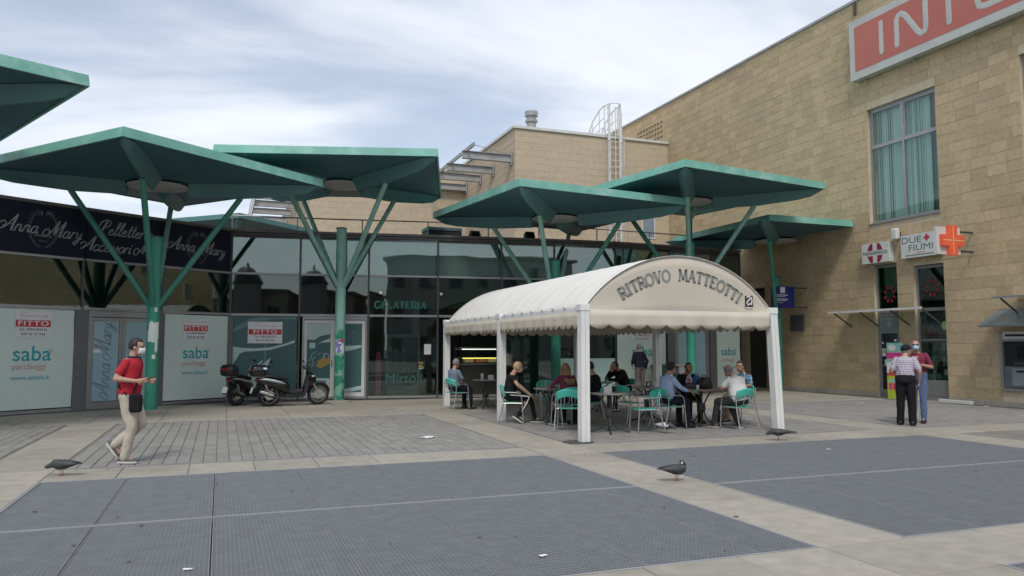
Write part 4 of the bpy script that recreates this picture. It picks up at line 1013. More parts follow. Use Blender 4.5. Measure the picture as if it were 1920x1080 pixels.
# ================================================================ TENT
TU0,TU1,TV0,TV1=5.78,9.72,11.85,20.35; TE=2.22; RISE=.98
tent=thing('cafe_tent','cream barrel-roofed cafe tent on white posts, with grey letters round its arch','tent',((TU0+TU1)/2,(TV0+TV1)/2,0))
hw=(TU1-TU0)/2; rad=(hw*hw+RISE*RISE)/(2*RISE); zc=TE+RISE-rad; amax=math.asin(hw/rad)
uc=(TU0+TU1)/2
def tarc(t,dr=0): a=-amax+2*amax*t; return (uc+(rad+dr)*math.sin(a),zc+(rad+dr)*math.cos(a))
# roof cloth: ridges at each hoop, sagging a little in between
nb=16; sub=4; na=28; rows=[]
for j in range(nb*sub+1):
    v=TV0-.02+(TV1-TV0+.04)*j/(nb*sub); ph=(j%sub)/sub; dr=.012-.035*math.sin(math.pi*ph)
    row=[]
    for i in range(na+1):
        x,z=tarc(i/na,dr*abs(math.sin(math.pi*i/na))**.5); row.append(Vector((x,v,z+.03)))
    rows.append(row)
m=MB(); vs=[p for r in rows for p in r]; nn=na+1
fs=[(j*nn+i,j*nn+i+1,(j+1)*nn+i+1,(j+1)*nn+i) for j in range(len(rows)-1) for i in range(na)]
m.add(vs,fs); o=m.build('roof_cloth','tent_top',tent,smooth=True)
sm=o.modifiers.new('thick','SOLIDIFY'); sm.thickness=.006
# front and back gable cloth
def gable(v,name,sgn):
    m=MB(); n=28; pts=[(uc+(x-uc)*.995,z) for x,z in (tarc(i/n,-.01) for i in range(n+1))]
    rows=6; V=[]
    for x,z in pts:
        for k in range(rows+1):
            zz=(TE-.02)+(z+.025-(TE-.02))*k/rows
            V.append((x,v+sgn*(.004*math.sin(x*3.1)*math.sin(math.pi*k/rows)),zz))
    F=[(i*(rows+1)+k,(i+1)*(rows+1)+k,(i+1)*(rows+1)+k+1,i*(rows+1)+k+1) for i in range(n) for k in range(rows)]
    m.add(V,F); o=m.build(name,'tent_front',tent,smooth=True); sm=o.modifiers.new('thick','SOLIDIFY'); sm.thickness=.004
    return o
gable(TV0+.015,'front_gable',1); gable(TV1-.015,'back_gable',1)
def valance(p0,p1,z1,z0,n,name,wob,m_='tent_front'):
    """hanging strip with scalloped lower edge"""
    p0=Vector(p0);p1=Vector(p1); L_=(p1-p0).length; d=(p1-p0).normalized(); nr=Vector((d.y,-d.x,0)); sub=8; V=[];F=[]; rr=random.Random(int(L_*100))
    N_=n*sub
    for k in range(N_+1):
        s=L_*k/N_; t=(k%sub)/sub; low=z0-.075*math.sin(math.pi*t)**.7
        w=wob*math.sin(s*5+p0.y)+.012*math.sin(s*13)
        for q,zz in enumerate((z1,z1*.6+z0*.4,z0*.9+z1*.1,low)): V.append(p0+d*s+nr*(w*q/3)+Vector((0,0,zz)))
    for k in range(N_):
        for q in range(3): F.append((k*4+q,k*4+q+1,(k+1)*4+q+1,(k+1)*4+q))
    m=MB(); m.add(V,F); o=m.build(name,m_,tent,smooth=True); sm=o.modifiers.new('thick','SOLIDIFY'); sm.thickness=.003
valance((TU0+.08,TV0-.075,0),(TU1-.08,TV0-.075,0),TE-.0,TE-.24,10,'front_valance',.012)
valance((TU0+.08,TV1+.075,0),(TU1-.08,TV1+.075,0),TE-.0,TE-.24,13,'back_valance',.012)
for u_,s_ in ((TU0-.075,1),(TU1+.075,1)):
    for va,vb in ((TV0+.07,TV0+4.1),(TV0+4.1,TV1-.07)): valance((u_,va,0),(u_,vb,0),TE-.03,TE-.24,16,'side_valance',.01)
# eaves rails, hoops, posts
for u_ in (TU0,TU1): MB().box2((u_-.06,TV0+.07,TE-.06),(u_+.06,TV1-.07,TE+.05)).build('eave_rail','white_paint',tent)
for v_ in (TV0,TV1): MB().box2((TU0+.07,v_-.06,TE-.06),(TU1-.07,v_+.06,TE+.02)).build('cross_rail','white_paint',tent)
for j in range(0,nb+1,2):
    v=TV0+.03+(TV1-TV0-.06)*j/nb; MB().tube([(tarc(i/20,-.03)[0],v,tarc(i/20,-.03)[1]) for i in range(21)],.018,6).build('roof_hoop','white_paint',tent)
# rope lacing along the eaves
for u_ in (TU0-.065,TU1+.065):
    m=MB()
    for k in range(nb+1):
        v=TV0+.1+(TV1-TV0-.2)*k/nb; m.box((u_,v,TE+.075),(.03,.12,.05),bev=.012)
    o=m.build('cloth_tabs','tent_top',tent); o['kind']='stuff'
def post(u_,v_,lean=0):
    m=MB(); w=.062
    for dx in (-.041,.041):
        for dy in (-.041,.041): m.bar((u_+dx+lean,v_+dy,0.0),(u_+dx,v_+dy,TE+.0),.074,.074,up=(0,1,0))
    m.bar((u_+lean,v_,.0),(u_,v_,TE-.01),.13,.13,up=(0,1,0))
    p=m.build('post','white_paint',tent)
    MB().box((u_,v_,TE+.05),(.18,.18,.12),bev=.01).build('post_cap','white_paint',tent)
    return p
for u_ in (TU0,TU1):
    for v_ in (TV0,TV0+4.1,TV1): post(u_,v_,(.10 if (u_==TU1 and v_==TV0) else 0))
# lettering round the arch
def arch_letters():
    cap=.215; word='RITROVO MATTEOTTI'; rr_=rad-.36
    arcspan=R(-34.5),R(35.5)
    adv=[SER[c][0]+.16 if c!=' ' else .95 for c in word]; tot=sum(adv); p=0; lines=[]
    for c,ad in zip(word,adv):
        a=arcspan[0]+(arcspan[1]-arcspan[0])*(p+ad/2)/tot; ca,sa=math.cos(a),math.sin(a)
        if c==' ':
            strokes(lines,.03,'ink_greygreen',tent,(uc,TV0+.009,zc-.06),(1,0,0),(0,0,1),ext=.004); lines=[]
        for ln,k in SER[c][1]:
            L2=[]
            for x,y in ln:
                lx=(x-SER[c][0]/2)*cap*.95; ly=y*cap
                px=rr_*sa+lx*ca+ly*sa; pz=rr_*ca-lx*sa+ly*ca; L2.append((px,pz))
            lines.append((L2,.034*k))
        p+=ad
    strokes(lines,.03,'ink_greygreen',tent,(uc,TV0+.009,zc-.06),(1,0,0),(0,0,1),ext=.004)
arch_letters()
lg=MB(); lg.box((uc+1.47,TV0+.003,TE+.21),(.17,.012,.235)); lg=lg.build('logo_patch','ink_black',tent)
MB().box((uc+1.47,TV0-.0035,TE+.103),(.17,.002,.022)).build('logo_strip','paper_white',tent)
for q_ in ([(-.06,.07),(-.01,.1),(.03,.07),(-.02,.02),(-.06,-.03),(-.02,-.07),(.02,-.03)],[(.0,.02),(.05,.07),(.06,.0),(.04,-.07)]): strokes([(q_,.026)],.026,'paper_white',tent,(uc+1.47,TV0-.0035,TE+.225),(1,0,0),(0,0,1))
for q_ in ([(.03,.1),(.07,.09)],[(-.07,-.09),(-.04,-.09)]): strokes([(q_,.03)],.03,'ink_red',tent,(uc+1.47,TV0-.0035,TE+.225),(1,0,0),(0,0,1))
# flat dark discs at the post feet
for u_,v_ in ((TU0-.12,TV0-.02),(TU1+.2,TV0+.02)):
    MB().lathe([(.27,0),(.27,.004),(.22,.006)],(u_,v_,.001),18).build('foot_disc','foot_dark',tent)

# ================================================================ SIGNS AND FIXTURES ON THE STONE WALL
ru=19.33
big=thing('supermarket_sign','large orange box sign with rounded white letters high on the stone wall','sign',(19.45,15,10.3))
MB().box2((ru,8.4,10.36),(ru+.28,19.33,12.36)).build('sign_box','sign_trim',big)
MB().box2((ru-.006,8.6,10.62),(ru-.001,19.11,12.12)).build('sign_face','sign_orange',big)
def rlet(lines,w):
    for ln in lines:
        b=MB(); b.tube([(ru-.008,p[0],p[1]) for p in ln],w/2,10,sx=1.); 
        # flatten to a rounded stroke a few mm thick
        b.v=[(ru-.008+(q[0]-(ru-.008))*.06,q[1],q[2]) for q in b.v]
        for e in (ln[0],ln[-1]): b.ell((ru-.008,e[0],e[1]),(w*.03,w/2,w/2),10,8)
        b.build('letter','sign_trim',big)
z0,z1_=10.92,11.86
rlet([[(18.02,z0),(18.02,z1_)]],.17)
rlet([[(17.42,z0),(17.42,z1_-.16),(17.36,z1_-.04),(17.24,z1_-.02),(17.1,z1_-.12),(16.65,z0+.13),(16.54,z0+.02),(16.42,z0+.05),(16.37,z0+.18),(16.37,z1_)]],.18)
rlet([[(15.60,z0),(15.60,z1_)]],.18); rlet([[(15.98,z1_),(15.2,z1_)]],.18)
rlet([[(13.95,z0),(14.5,z0),(14.66,z0+.06),(14.70,z0+.2),(14.70,z1_-.2),(14.64,z1_-.05),(14.5,z1_),(13.95,z1_)]],.18); rlet([[(14.66,(z0+z1_)/2),(14.05,(z0+z1_)/2)]],.18)
for v in (18.9,17.0,15.0,13): MB().cyl((ru+.2,v,10.2),(ru+.2,v,10.36),.02,n=6).build('bracket','alu',big)
for v in (18.6,16,13.4): MB().box2((ru+.28,v-.05,10.9),(19.63,v+.05,11.0)).build('arm','dark_grey',big)

def wallsign(name,label,v0,v1,z0,z1,u,cat='sign'):
    t=thing(name,label,cat,(u,(v0+v1)/2,z0)); MB().box2((u,v0,z0),(19.62,v1,z1)).build('sign_box','sign_white',t); return t
X_=(0,-1,0)
pf=wallsign('pharmacy_sign','white PARAFARMACIA box sign with four dark red segments above the glass door',18.12,19.2,4.26,4.90,19.42)
cx,cz=18.66,4.58
for sy in (1,-1):
    for sz in (1,-1):
        q=[(.09,.09),(.09,.30),(.17,.30),(.24,.22),(.30,.09)]
        poly=[(sy*a,sz*b_) for a,b_ in q]; poly=poly if sy*sz<0 else poly[::-1]
        MB().prism([(p[0],p[1]) for p in poly],.004,(19.416,cx,cz),(0,-1,0),(0,0,1)).build('red_segment','ink_crimson2',pf)
txt('PARAFARMACIA',.155,'ink_petrol',pf,(19.412,cx,cz),X_,(0,0,1),sx=.86)
df=wallsign('pharmacy_sign','white box sign with thin dark letters and small red cross above the shop window',16.36,17.66,4.28,4.98,19.42)
df_=19.4185
txt('DUE',.28,'ink_petrol',df,(df_,17.28,4.80),X_,(0,0,1),sx=1.35); txt('FIUMI',.27,'ink_petrol',df,(df_,16.95,4.56),X_,(0,0,1),sx=1.35)
MB().box2((19.416,16.8,4.405),(19.419,17.1,4.43)).build('print_line','ink_pink',df); MB().box2((19.416,16.5,4.335),(19.419,17.5,4.365)).build('print_line','ink_grey',df)
b=MB(); b.box((19.417,16.73,4.83),(.004,.07,.2)); b.box((19.4165,16.73,4.83),(.004,.2,.07)); b.build('red_cross','ink_crimson3',df)
# projecting cross
cr=thing('pharmacy_cross','orange pharmacy cross on a white panel projecting from the stone wall','sign',(18.7,15.42,4.13))
MB().box2((18.22,15.38,4.13),(19.10,15.46,4.89)).build('panel','sign_white',cr)
def crosspoly(a,w): return [(-w,-a),(w,-a),(w,-w),(a,-w),(a,w),(w,w),(w,a),(-w,a),(-w,w),(-a,w),(-a,-w),(-w,-w)]
MB().prism(crosspoly(.41,.155),.10,(18.72,15.375,4.51),(1,0,0),(0,0,1)).build('cross','cross_orange',cr)
for q_ in ([(-.38,0),(.38,0)],[(0,-.38),(0,.38)]): strokes([(q_,.024)],.02,'cross_line',cr,(18.72,15.274,4.51),(1,0,0),(0,0,1))
for z in (4.24,4.78): MB().box2((19.10,15.40,z-.025),(19.62,15.44,z+.025)).build('bracket','dark_grey',cr)
# alarm lamp box
al=thing('alarm_box','white rounded alarm box on the wall between the two pharmacy signs','alarm box',(19.5,17.88,4.9))
MB().box((19.48,17.90,5.08),(.16,.24,.36),bev=.04).build('housing','sign_white',al); MB().box((19.59,17.9,5.05),(.06,.14,.2)).build('bracket','dark_grey',al)
# glass awning above the pharmacy
aw=thing('glass_awning','thin grey glass awning on steel brackets above the pharmacy door','awning',(19.3,18.2,2.66))
def slanted(v0,v1,u0,za,zb,th,name,m,par):
    b=MB(); b.add([(19.62,v0,za),(19.62,v1,za),(u0,v1,zb),(u0,v0,zb),(19.62,v0,za+th),(19.62,v1,za+th),(u0,v1,zb+th),(u0,v0,zb+th)],[(0,1,2,3),(7,6,5,4),(0,4,5,1),(1,5,6,2),(2,6,7,3),(3,7,4,0)]); return b.build(name,m,par)
for v0,v1 in ((16.42,17.6),(17.62,18.8),(18.82,20.0)): slanted(v0,v1,18.75,2.74,2.70,.018,'glass_panel','glass_awn',aw)
MB().box2((18.70,16.4,2.68),(18.75,20.02,2.745)).build('front_edge','alu_white',aw)
for v in (16.5,17.61,18.81,19.9): MB().bar((19.6,v,2.25),(18.85,v,2.69),.03,.04).build('bracket','alu_dark',aw)
aw2=thing('glass_awning','thin grey glass awning on the stone wall above the cash machine','awning',(19.3,12.5,2.85))
for v0,v1 in ((10.6,12.4),(12.42,14.2)): slanted(v0,v1,18.75,2.90,2.86,.018,'glass_panel','glass_awn',aw2)
MB().box2((18.72,10.58,2.85),(18.75,14.22,2.90)).build('front_edge','alu',aw2)
for v in (10.8,12.41,14.1): MB().bar((19.6,v,2.4),(18.85,v,2.85),.03,.04).build('bracket','alu_dark',aw2)
# cash machine
at_=thing('cash_machine','grey wall cash machine with sloped metal hood in the stone wall','cash machine',(19.6,14,.43))
MB().box2((19.66,13.17,.45),(19.9,14.72,1.98)).build('recess','black',at_)
b=MB()
for a,c in (((19.58,14.66,.43),(19.72,14.74,2.0)),((19.58,13.15,.43),(19.72,13.23,2.0)),((19.58,13.23,.43),(19.72,14.66,.5)),((19.58,13.23,1.74),(19.72,14.66,1.80))): b.box2(a,c)
b.build('frame','alu',at_)
MB().box2((19.60,13.23,1.80),(19.7,14.66,2.0)).build('header','sign_white',at_)
MB().box2((19.594,14.02,1.87),(19.599,14.58,1.93)).build('header_strip','ink_black',at_)
MB().box2((19.63,13.4,1.12),(19.69,14.4,1.2)).build('keypad_shelf','dark_grey',at_)
MB().box((19.655,14.1,1.45),(.02,.42,.32)).build('screen','screen_dark',at_)
MB().box((19.655,13.7,1.45),(.02,.2,.2)).build('card_reader','mid_grey',at_)
MB().box2((19.60,13.24,.52),(19.7,14.65,1.08)).build('lower_panel','panel_blue',at_); MB().box((19.59,13.98,.8),(.03,.9,.46),bev=.01).build('deposit_flap','panel_blue2',at_); MB().box((19.572,14.15,.95),(.006,.3,.05)).build('slot','black',at_)
b=MB(); b.add([(19.62,14.72,2.56),(19.62,13.1,2.56),(18.95,13.02,2.12),(18.95,14.85,2.12)]+[(19.62,14.72,2.60),(19.62,13.1,2.60),(18.95,13.02,2.16),(18.95,14.85,2.16)],[(0,1,2,3),(7,6,5,4),(0,4,5,1),(1,5,6,2),(2,6,7,3),(3,7,4,0)]); b.build('hood','hood_blue',at_)
# square grey plate
tag(MB().box((19.585,22.48,2.46),(.05,.70,.58),bev=.008).build('wall_plate','mid_plate',None,loc=(19.6,22.48,2.17)),'square dark grey plate on the stone wall below the blue board','plate')
# blue notice board on the canopy column
bb=thing('notice_board','dark blue notice board with white print on the green column by the stone wall','sign',(18.5,22.0,2.95))
MB().box2((18.03,21.93,2.97),(19.02,21.97,3.72)).build('board','board_blue',bb)
MB().box2((18.40,21.922,3.49),(18.60,21.929,3.70)).build('paper_note','paper_white',bb)
for z,w,h in ((3.42,.62,.04),(3.36,.5,.022),(3.27,.62,.04),(3.22,.56,.022),(3.15,.4,.022)):
    MB().box2((18.10,21.926,z-h/2),(18.10+w,21.929,z+h/2)).build('print_line','board_print',bb)
for z in (3.0,3.69): MB().box2((18.3,21.97,z-.02),(19.62,22.03,z+.02)).build('bracket','dark_grey',bb)
# advertising stand by the pharmacy door
st=thing('display_stand','tall cardboard stand with lime base and pink band beside the pharmacy door','display stand',(19.15,17.78,0),R(-90+6))
MB().box((0,0,.86),(.55,.06,1.72),bev=.01).build('card_body','stand_mint',st,world=False)
for z0_,z1__,m in ((.02,.72,'stand_lime'),(.72,.80,'ink_red'),(.80,1.12,'paper_white'),(1.24,1.42,'stand_pink')): MB().box((0,-.0315,(z0_+z1__)/2),(.545,.004,z1__-z0_)).build('printed_band',m,st,world=False)
for xx in (-.15,.0,.15): MB().ell((xx,-.034,.86),(.06,.004,.07),10,8).build('printed_fruit',['ink_red','paper_white','ink_red'][int((xx+.15)/.149)],st,world=False)
MB().ell((-.08,-.034,1.57),(.14,.004,.10),12,8).build('printed_jar','paper_white',st,world=False)
for k,(xx,m) in enumerate(((-.16,'stand_pink'),(.0,'ink_red'),(.13,'carton_b'))): MB().box((xx,-.035,.40),(.13,.004,.2)).build('printed_pack',m,st,world=False)
MB().box((-.02,-.035,.57),(.36,.004,.1)).build('printed_band','stand_mint',st,world=False)
# loose plinth slab
tag(MB().box((19.42,16.0,.05),(.16,1.0,.10),bev=.01).build('loose_kerb_stone','sign_white',None,loc=(19.42,16.0,0)),'loose white kerb stone lying at the foot of the stone wall','kerb stone')

# ================================================================ WHEELIE BINS
def bin_(label,loc,rz,m,lid):
    t=thing('wheelie_bin',label,'bin',loc,rz,group='wheelie bins behind the tent')
    rings=[]
    for z,a,b_ in ((.08,.20,.22),(.5,.235,.26),(.93,.27,.30)): rings.append([(-a,-b_,z),(a,-b_,z),(a,b_,z),(-a,b_,z)])
    m_=MB(); m_.loft([[Vector(p) for p in r] for r in rings]); m_.build('bin_body',m,t,world=False)
    MB().box((0,0,.975),(.60,.66,.07),bev=.03).build('lid',lid,t,world=False); MB().box((0,-.0,1.01),(.4,.5,.03),bev=.012).build('lid_crown',lid,t,world=False)
    MB().tube([(-.24,.36,.92),(-.24,.40,.96),(.24,.40,.96),(.24,.36,.92)],.018,6).build('handle',lid,t,world=False)
    for x in (-.24,.24): MB().cyl((x-.03,.24,.11),(x+.03,.24,.11),.11,n=14).build('wheel','black',t,world=False)
    MB().box((.02,-.285,.66),(.2,.004,.32),M=Matrix.Rotation(R(-4.5),3,'X')).build('sticker','paper_white',t,world=False); return t
bin_('dark green wheelie bin with white sticker behind the tent',(13.62,21.95,0),R(8),'bin_green','bin_green'); bin_('pale grey wheelie bin beside the dark green one behind the tent',(14.32,22.05,0),R(5),'bin_white','bin_white')
mat('litter_brown',(.10,.085,.06),.9,var=.3)
# ================================================================ CAFE FURNITURE
mat('teal_plastic',(.07,.48,.38),.35,var=.05,vs=4,local=True); mat('tube_grey',(.42,.42,.42),.35,metal=.5,var=.05); mat('table_top',(.33,.32,.30),.4,var=.1); mat('table_leg',(.05,.052,.055),.45,metal=.2)
def spline(pts,n=6):
    pts=[Vector(p) for p in pts]; out=[]
    for i in range(len(pts)-1):
        p0=pts[max(i-1,0)];p1=pts[i];p2=pts[i+1];p3=pts[min(i+2,len(pts)-1)]
        for k in range(n):
            t=k/n; out.append(.5*((2*p1)+(-p0+p2)*t+(2*p0-5*p1+4*p2-p3)*t*t+(-p0+3*p1-3*p2+p3)*t**3))
    out.append(pts[-1]); return out
def make_chair():
    """stacking armchair, sitter faces local +Y: teal seat, bowed teal backrest, grey tube frame with arms"""
    c=thing('cafe_chair','x','chair')
    # seat: rounded plate with a dip
    n=9; V=[];F=[]
    for j in range(n):
        for i in range(n):
            a=-1+2*i/(n-1); b_=-1+2*j/(n-1)
            x=.215*a*math.sqrt(1-.28*b_*b_)*(1.0+.06*b_); y=.02+.21*b_*math.sqrt(1-.28*a*a)
            V.append((x,y,.450-.014*(1-a*a)*(1-b_*b_*.5)-.012*max(0,b_)**3))
    for j in range(n-1):
        for i in range(n-1): F.append((j*n+i,j*n+i+1,(j+1)*n+i+1,(j+1)*n+i))
    m=MB(); m.add(V,F); o=m.build('seat','teal_plastic',c,world=False,smooth=True); q=o.modifiers.new('t','SOLIDIFY'); q.thickness=.014
    # backrest: bowed band, wide on top, arched lower edge
    V=[];F=[]; nx,nz=14,5
    for i in range(nx+1):
        t=-1+2*i/nx; ang=t*R(62); x=.235*math.sin(ang)/math.sin(R(62)); y=-.235+.085*(1-math.cos(ang))/(1-math.cos(R(62)))
        top=.80-.055*abs(t)**2.2; bot=.655-.10*abs(t)**2.0
        for k in range(nz+1):
            f=k/nz; z=bot+(top-bot)*f; V.append((x*(1-.03*f),y-.05*(z-.6)/.2,z))
    for i in range(nx):
        for k in range(nz): F.append((i*(nz+1)+k,(i+1)*(nz+1)+k,(i+1)*(nz+1)+k+1,i*(nz+1)+k+1))
    m=MB(); m.add(V,F); o=m.build('backrest','teal_plastic',c,world=False,smooth=True); q=o.modifiers.new('t','SOLIDIFY'); q.thickness=.016
    for s in (-1,1):
        MB().tube(spline([(s*.245,.235,.008),(s*.238,.215,.30),(s*.238,.19,.56),(s*.242,.14,.635),(s*.245,.02,.652),(s*.245,-.12,.655),(s*.235,-.175,.66)],5),.0105,7).build('arm','tube_grey',c,world=False,smooth=True)
        MB().tube(spline([(s*.265,-.30,.008),(s*.25,-.235,.22),(s*.242,-.19,.42),(s*.238,-.185,.60),(s*.225,-.225,.72)],5),.0105,7).build('rear_leg','tube_grey',c,world=False,smooth=True)
        MB().tube([(s*.24,.20,.43),(s*.24,0,.432),(s*.243,-.19,.43)],.009,6).build('seat_rail','tube_grey',c,world=False)
    for y in (.14,-.12): MB().tube([(-.24,y,.43),(.24,y,.43)],.009,6).build('cross_rail','tube_grey',c,world=False)
    for s in (-.07,.07): MB().tube(spline([(s*1.2,-.13,.43),(s,-.21,.52),(s,-.243,.67)],4),.008,6).build('back_stay','tube_grey',c,world=False,smooth=True)
    return c
CH=make_chair(); _first=[True]
def chair(label,u,v,facing):
    """facing: world angle (deg from +u) the sitter looks along"""
    if _first[0]: o=CH; _first[0]=False
    else: o=copy_tree(CH)
    o.location=(u,v,0); o.rotation_euler=(0,0,R(facing-90)); o['label']=label; o['group']='teal cafe chairs under the tent'; return o
def make_table():
    t=thing('cafe_table','x','table')
    m=MB(); m.lathe([(.30,.705),(.335,.71),(.345,.722),(.335,.735),(.0,.736)],(0,0,0),28,cap=False); m.build('table_top','table_top',t,world=False,smooth='auto')
    for k in range(4):
        a=R(45+90*k); d=Vector((math.cos(a),math.sin(a),0))
        P=[d*.24+Vector((0,0,.702)),d*.15+Vector((0,0,.62)),d*.065+Vector((0,0,.45)),d*.05+Vector((0,0,.3)),d*.12+Vector((0,0,.12)),d*.28+Vector((0,0,.035)),d*.36+Vector((0,0,.018))]
        MB().tube(spline(P,5),.016,7).build('leg','table_leg',t,world=False,smooth=True)
        MB().cyl(d*.36+Vector((0,0,.0)),d*.36+Vector((0,0,.022)),.024,n=10).build('foot','black',t,world=False)
    MB().lathe([(.07,.28),(.085,.33),(.085,.40),(.07,.45)],(0,0,0),12).build('hub','table_leg',t,world=False)
    return t
TB=make_table(); _tf=[True]
def table(label,u,v,rz=0):
    if _tf[0]: o=TB; _tf[0]=False
    else: o=copy_tree(TB)
    o.location=(u,v,0); o.rotation_euler=(0,0,R(rz)); o['label']=label; o['group']='round cafe tables under the tent'; return o
table('round cafe table beside the blonde woman in black',6.5,14.95,10)
table('round cafe table with a white napkin box by the front tent post',6.85,12.95,20)
table('round cafe table with black napkin holder before the bins, nobody seated',8.62,14.55,0)
table('round cafe table at which the man in black rests his head on his hand',8.72,17.0,30)
table('round cafe table of the man in grey-blue by the open shop front',6.55,19.3,15)
table('round cafe table piled with bags among the four seated friends',9.22,13.45,5)
# seated people's chairs and empty ones
chair('teal chair of the blonde woman in black',5.76,15.22,-22)
chair('empty teal chair seen from behind, left of the front tent post',6.25,13.45,60)
chair('empty teal chair in profile beside the table with the white napkin box',7.50,12.75,170)
chair('teal chair of the man in the pale blue shirt',8.28,13.18,5)
chair('teal chair of the bald man in the white polo shirt',9.45,12.56,100)
chair('teal chair of the man in the blue checked shirt',10.25,13.55,190)
chair('teal chair of the man in black leaning on his table',9.45,17.1,188)
chair('teal chair of the man in grey-blue by the open shop front',5.66,19.0,20)
chair('teal chair of the woman with long hair and maroon top',6.55,14.2,95)
chair('empty teal chair beyond the table beside the blonde woman',6.9,15.75,-110)
chair('empty teal chair further back, behind the long-haired woman',7.3,16.9,-100)
chair('teal chair of the woman with the pink flowered top',9.36,14.2,-95)
chair('empty teal chair behind the pale blue shirted man',8.06,14.35,10)
chair('teal chair of the dark-haired person beside the long-haired woman',7.28,14.5,150)
# ---- small things on the tables
def napkin(label,u,v,rz,m):
    t=thing('napkin_holder',label,'napkin holder',(u,v,.736),R(rz),group='napkin holders on the cafe tables')
    b=MB(); b.box((0,0,.008),(.13,.09,.016)); b.box((0,.04,.06),(.13,.012,.12),bev=.004); b.box((0,-.04,.06),(.13,.012,.12),bev=.004); b.build('holder',m,t,world=False)
    MB().box((0,0,.068),(.115,.06,.10)).build('napkins','paper_white',t,world=False); MB().box((0,-.0475,.06),(.07,.003,.07)).build('label_card','paper_white',t,world=False)
napkin('black napkin holder on the table beside the blonde woman',6.58,14.9,20,'black')
napkin('white napkin box on the table by the front tent post',6.78,12.88,15,'white_paint')
napkin('black napkin holder on the unoccupied table by the bins',8.58,14.5,10,'black')
napkin('black napkin holder on the table of the man in black',8.64,16.95,0,'black')
napkin('white napkin box on the far table by the shop front',6.68,19.25,0,'white_paint')
def cup(label,u,v,r,h,m,name='drinking_glass',cat='glass'):
    t=MB(); t.lathe([(r*.75,0),(r,h),(r*.9,h),(r*.68,.01)],(0,0,0),14); o=t.build(name,m,None,world=False,smooth='auto'); o.location=(u,v,.737); tag(o,label,cat); return o
cup('white sugar dispenser on the far table by the shop front',6.42,19.2,.04,.16,'white_paint','sugar_dispenser','dispenser')
cup('white cup on the unoccupied table by the bins',8.78,14.48,.035,.12,'white_paint','cup','cup')
cup('metal tumbler on the table beside the blonde woman',6.46,15.03,.04,.13,'alu','tumbler','cup')
cup('clear glass on the table of the man in black',8.84,16.85,.035,.12,'glass_clear')
cup('white cup on the table among the four friends',9.05,13.32,.035,.09,'white_paint','cup','cup')
def bag(label,u,v,z,d,rz,m,cat='bag',strap=True):
    t=thing('handbag',label,cat,(u,v,z),R(rz)); w,dp,h=d; rings=[]
    for f,s in ((0,.86),(.08,1),(.5,.98),(.85,.75),(1,.45)):
        rings.append([Vector((w/2*(1 if abs(math.cos(a))<1e-9 else 1)*s*math.copysign(abs(math.cos(a))**.5,math.cos(a)),dp/2*s*math.copysign(abs(math.sin(a))**.6,math.sin(a)),h*f+.012*math.sin(3*a)*f)) for a in [2*math.pi*k/16 for k in range(16)]])
    m_=MB(); m_.loft(rings); m_.build('bag_body',m,t,world=False,smooth=True)
    if strap: MB().tube(spline([(-w*.3,0,h*.9),(-w*.2,.03,h*1.12),(w*.2,.03,h*1.12),(w*.3,0,h*.9)],5),.008,6).build('strap','black',t,world=False,smooth=True)
    return t
mat('bag_blue',(.02,.09,.3),.5)
bag('black handbag on the table among the four friends',9.34,13.48,.737,(.36,.2,.24),20,'black')
bag('small bright blue bag on the table behind the black handbag',9.28,13.68,.737,(.2,.12,.26),0,'bag_blue')
bag('dark brown purse on the table in front of the woman in the flowered top',9.08,13.62,.737,(.22,.13,.12),-20,'dark_grey',strap=False)
bag('black bag standing on the ground beside the man in the blue checked shirt',9.9,13.85,.0,(.3,.16,.28),40,'black')

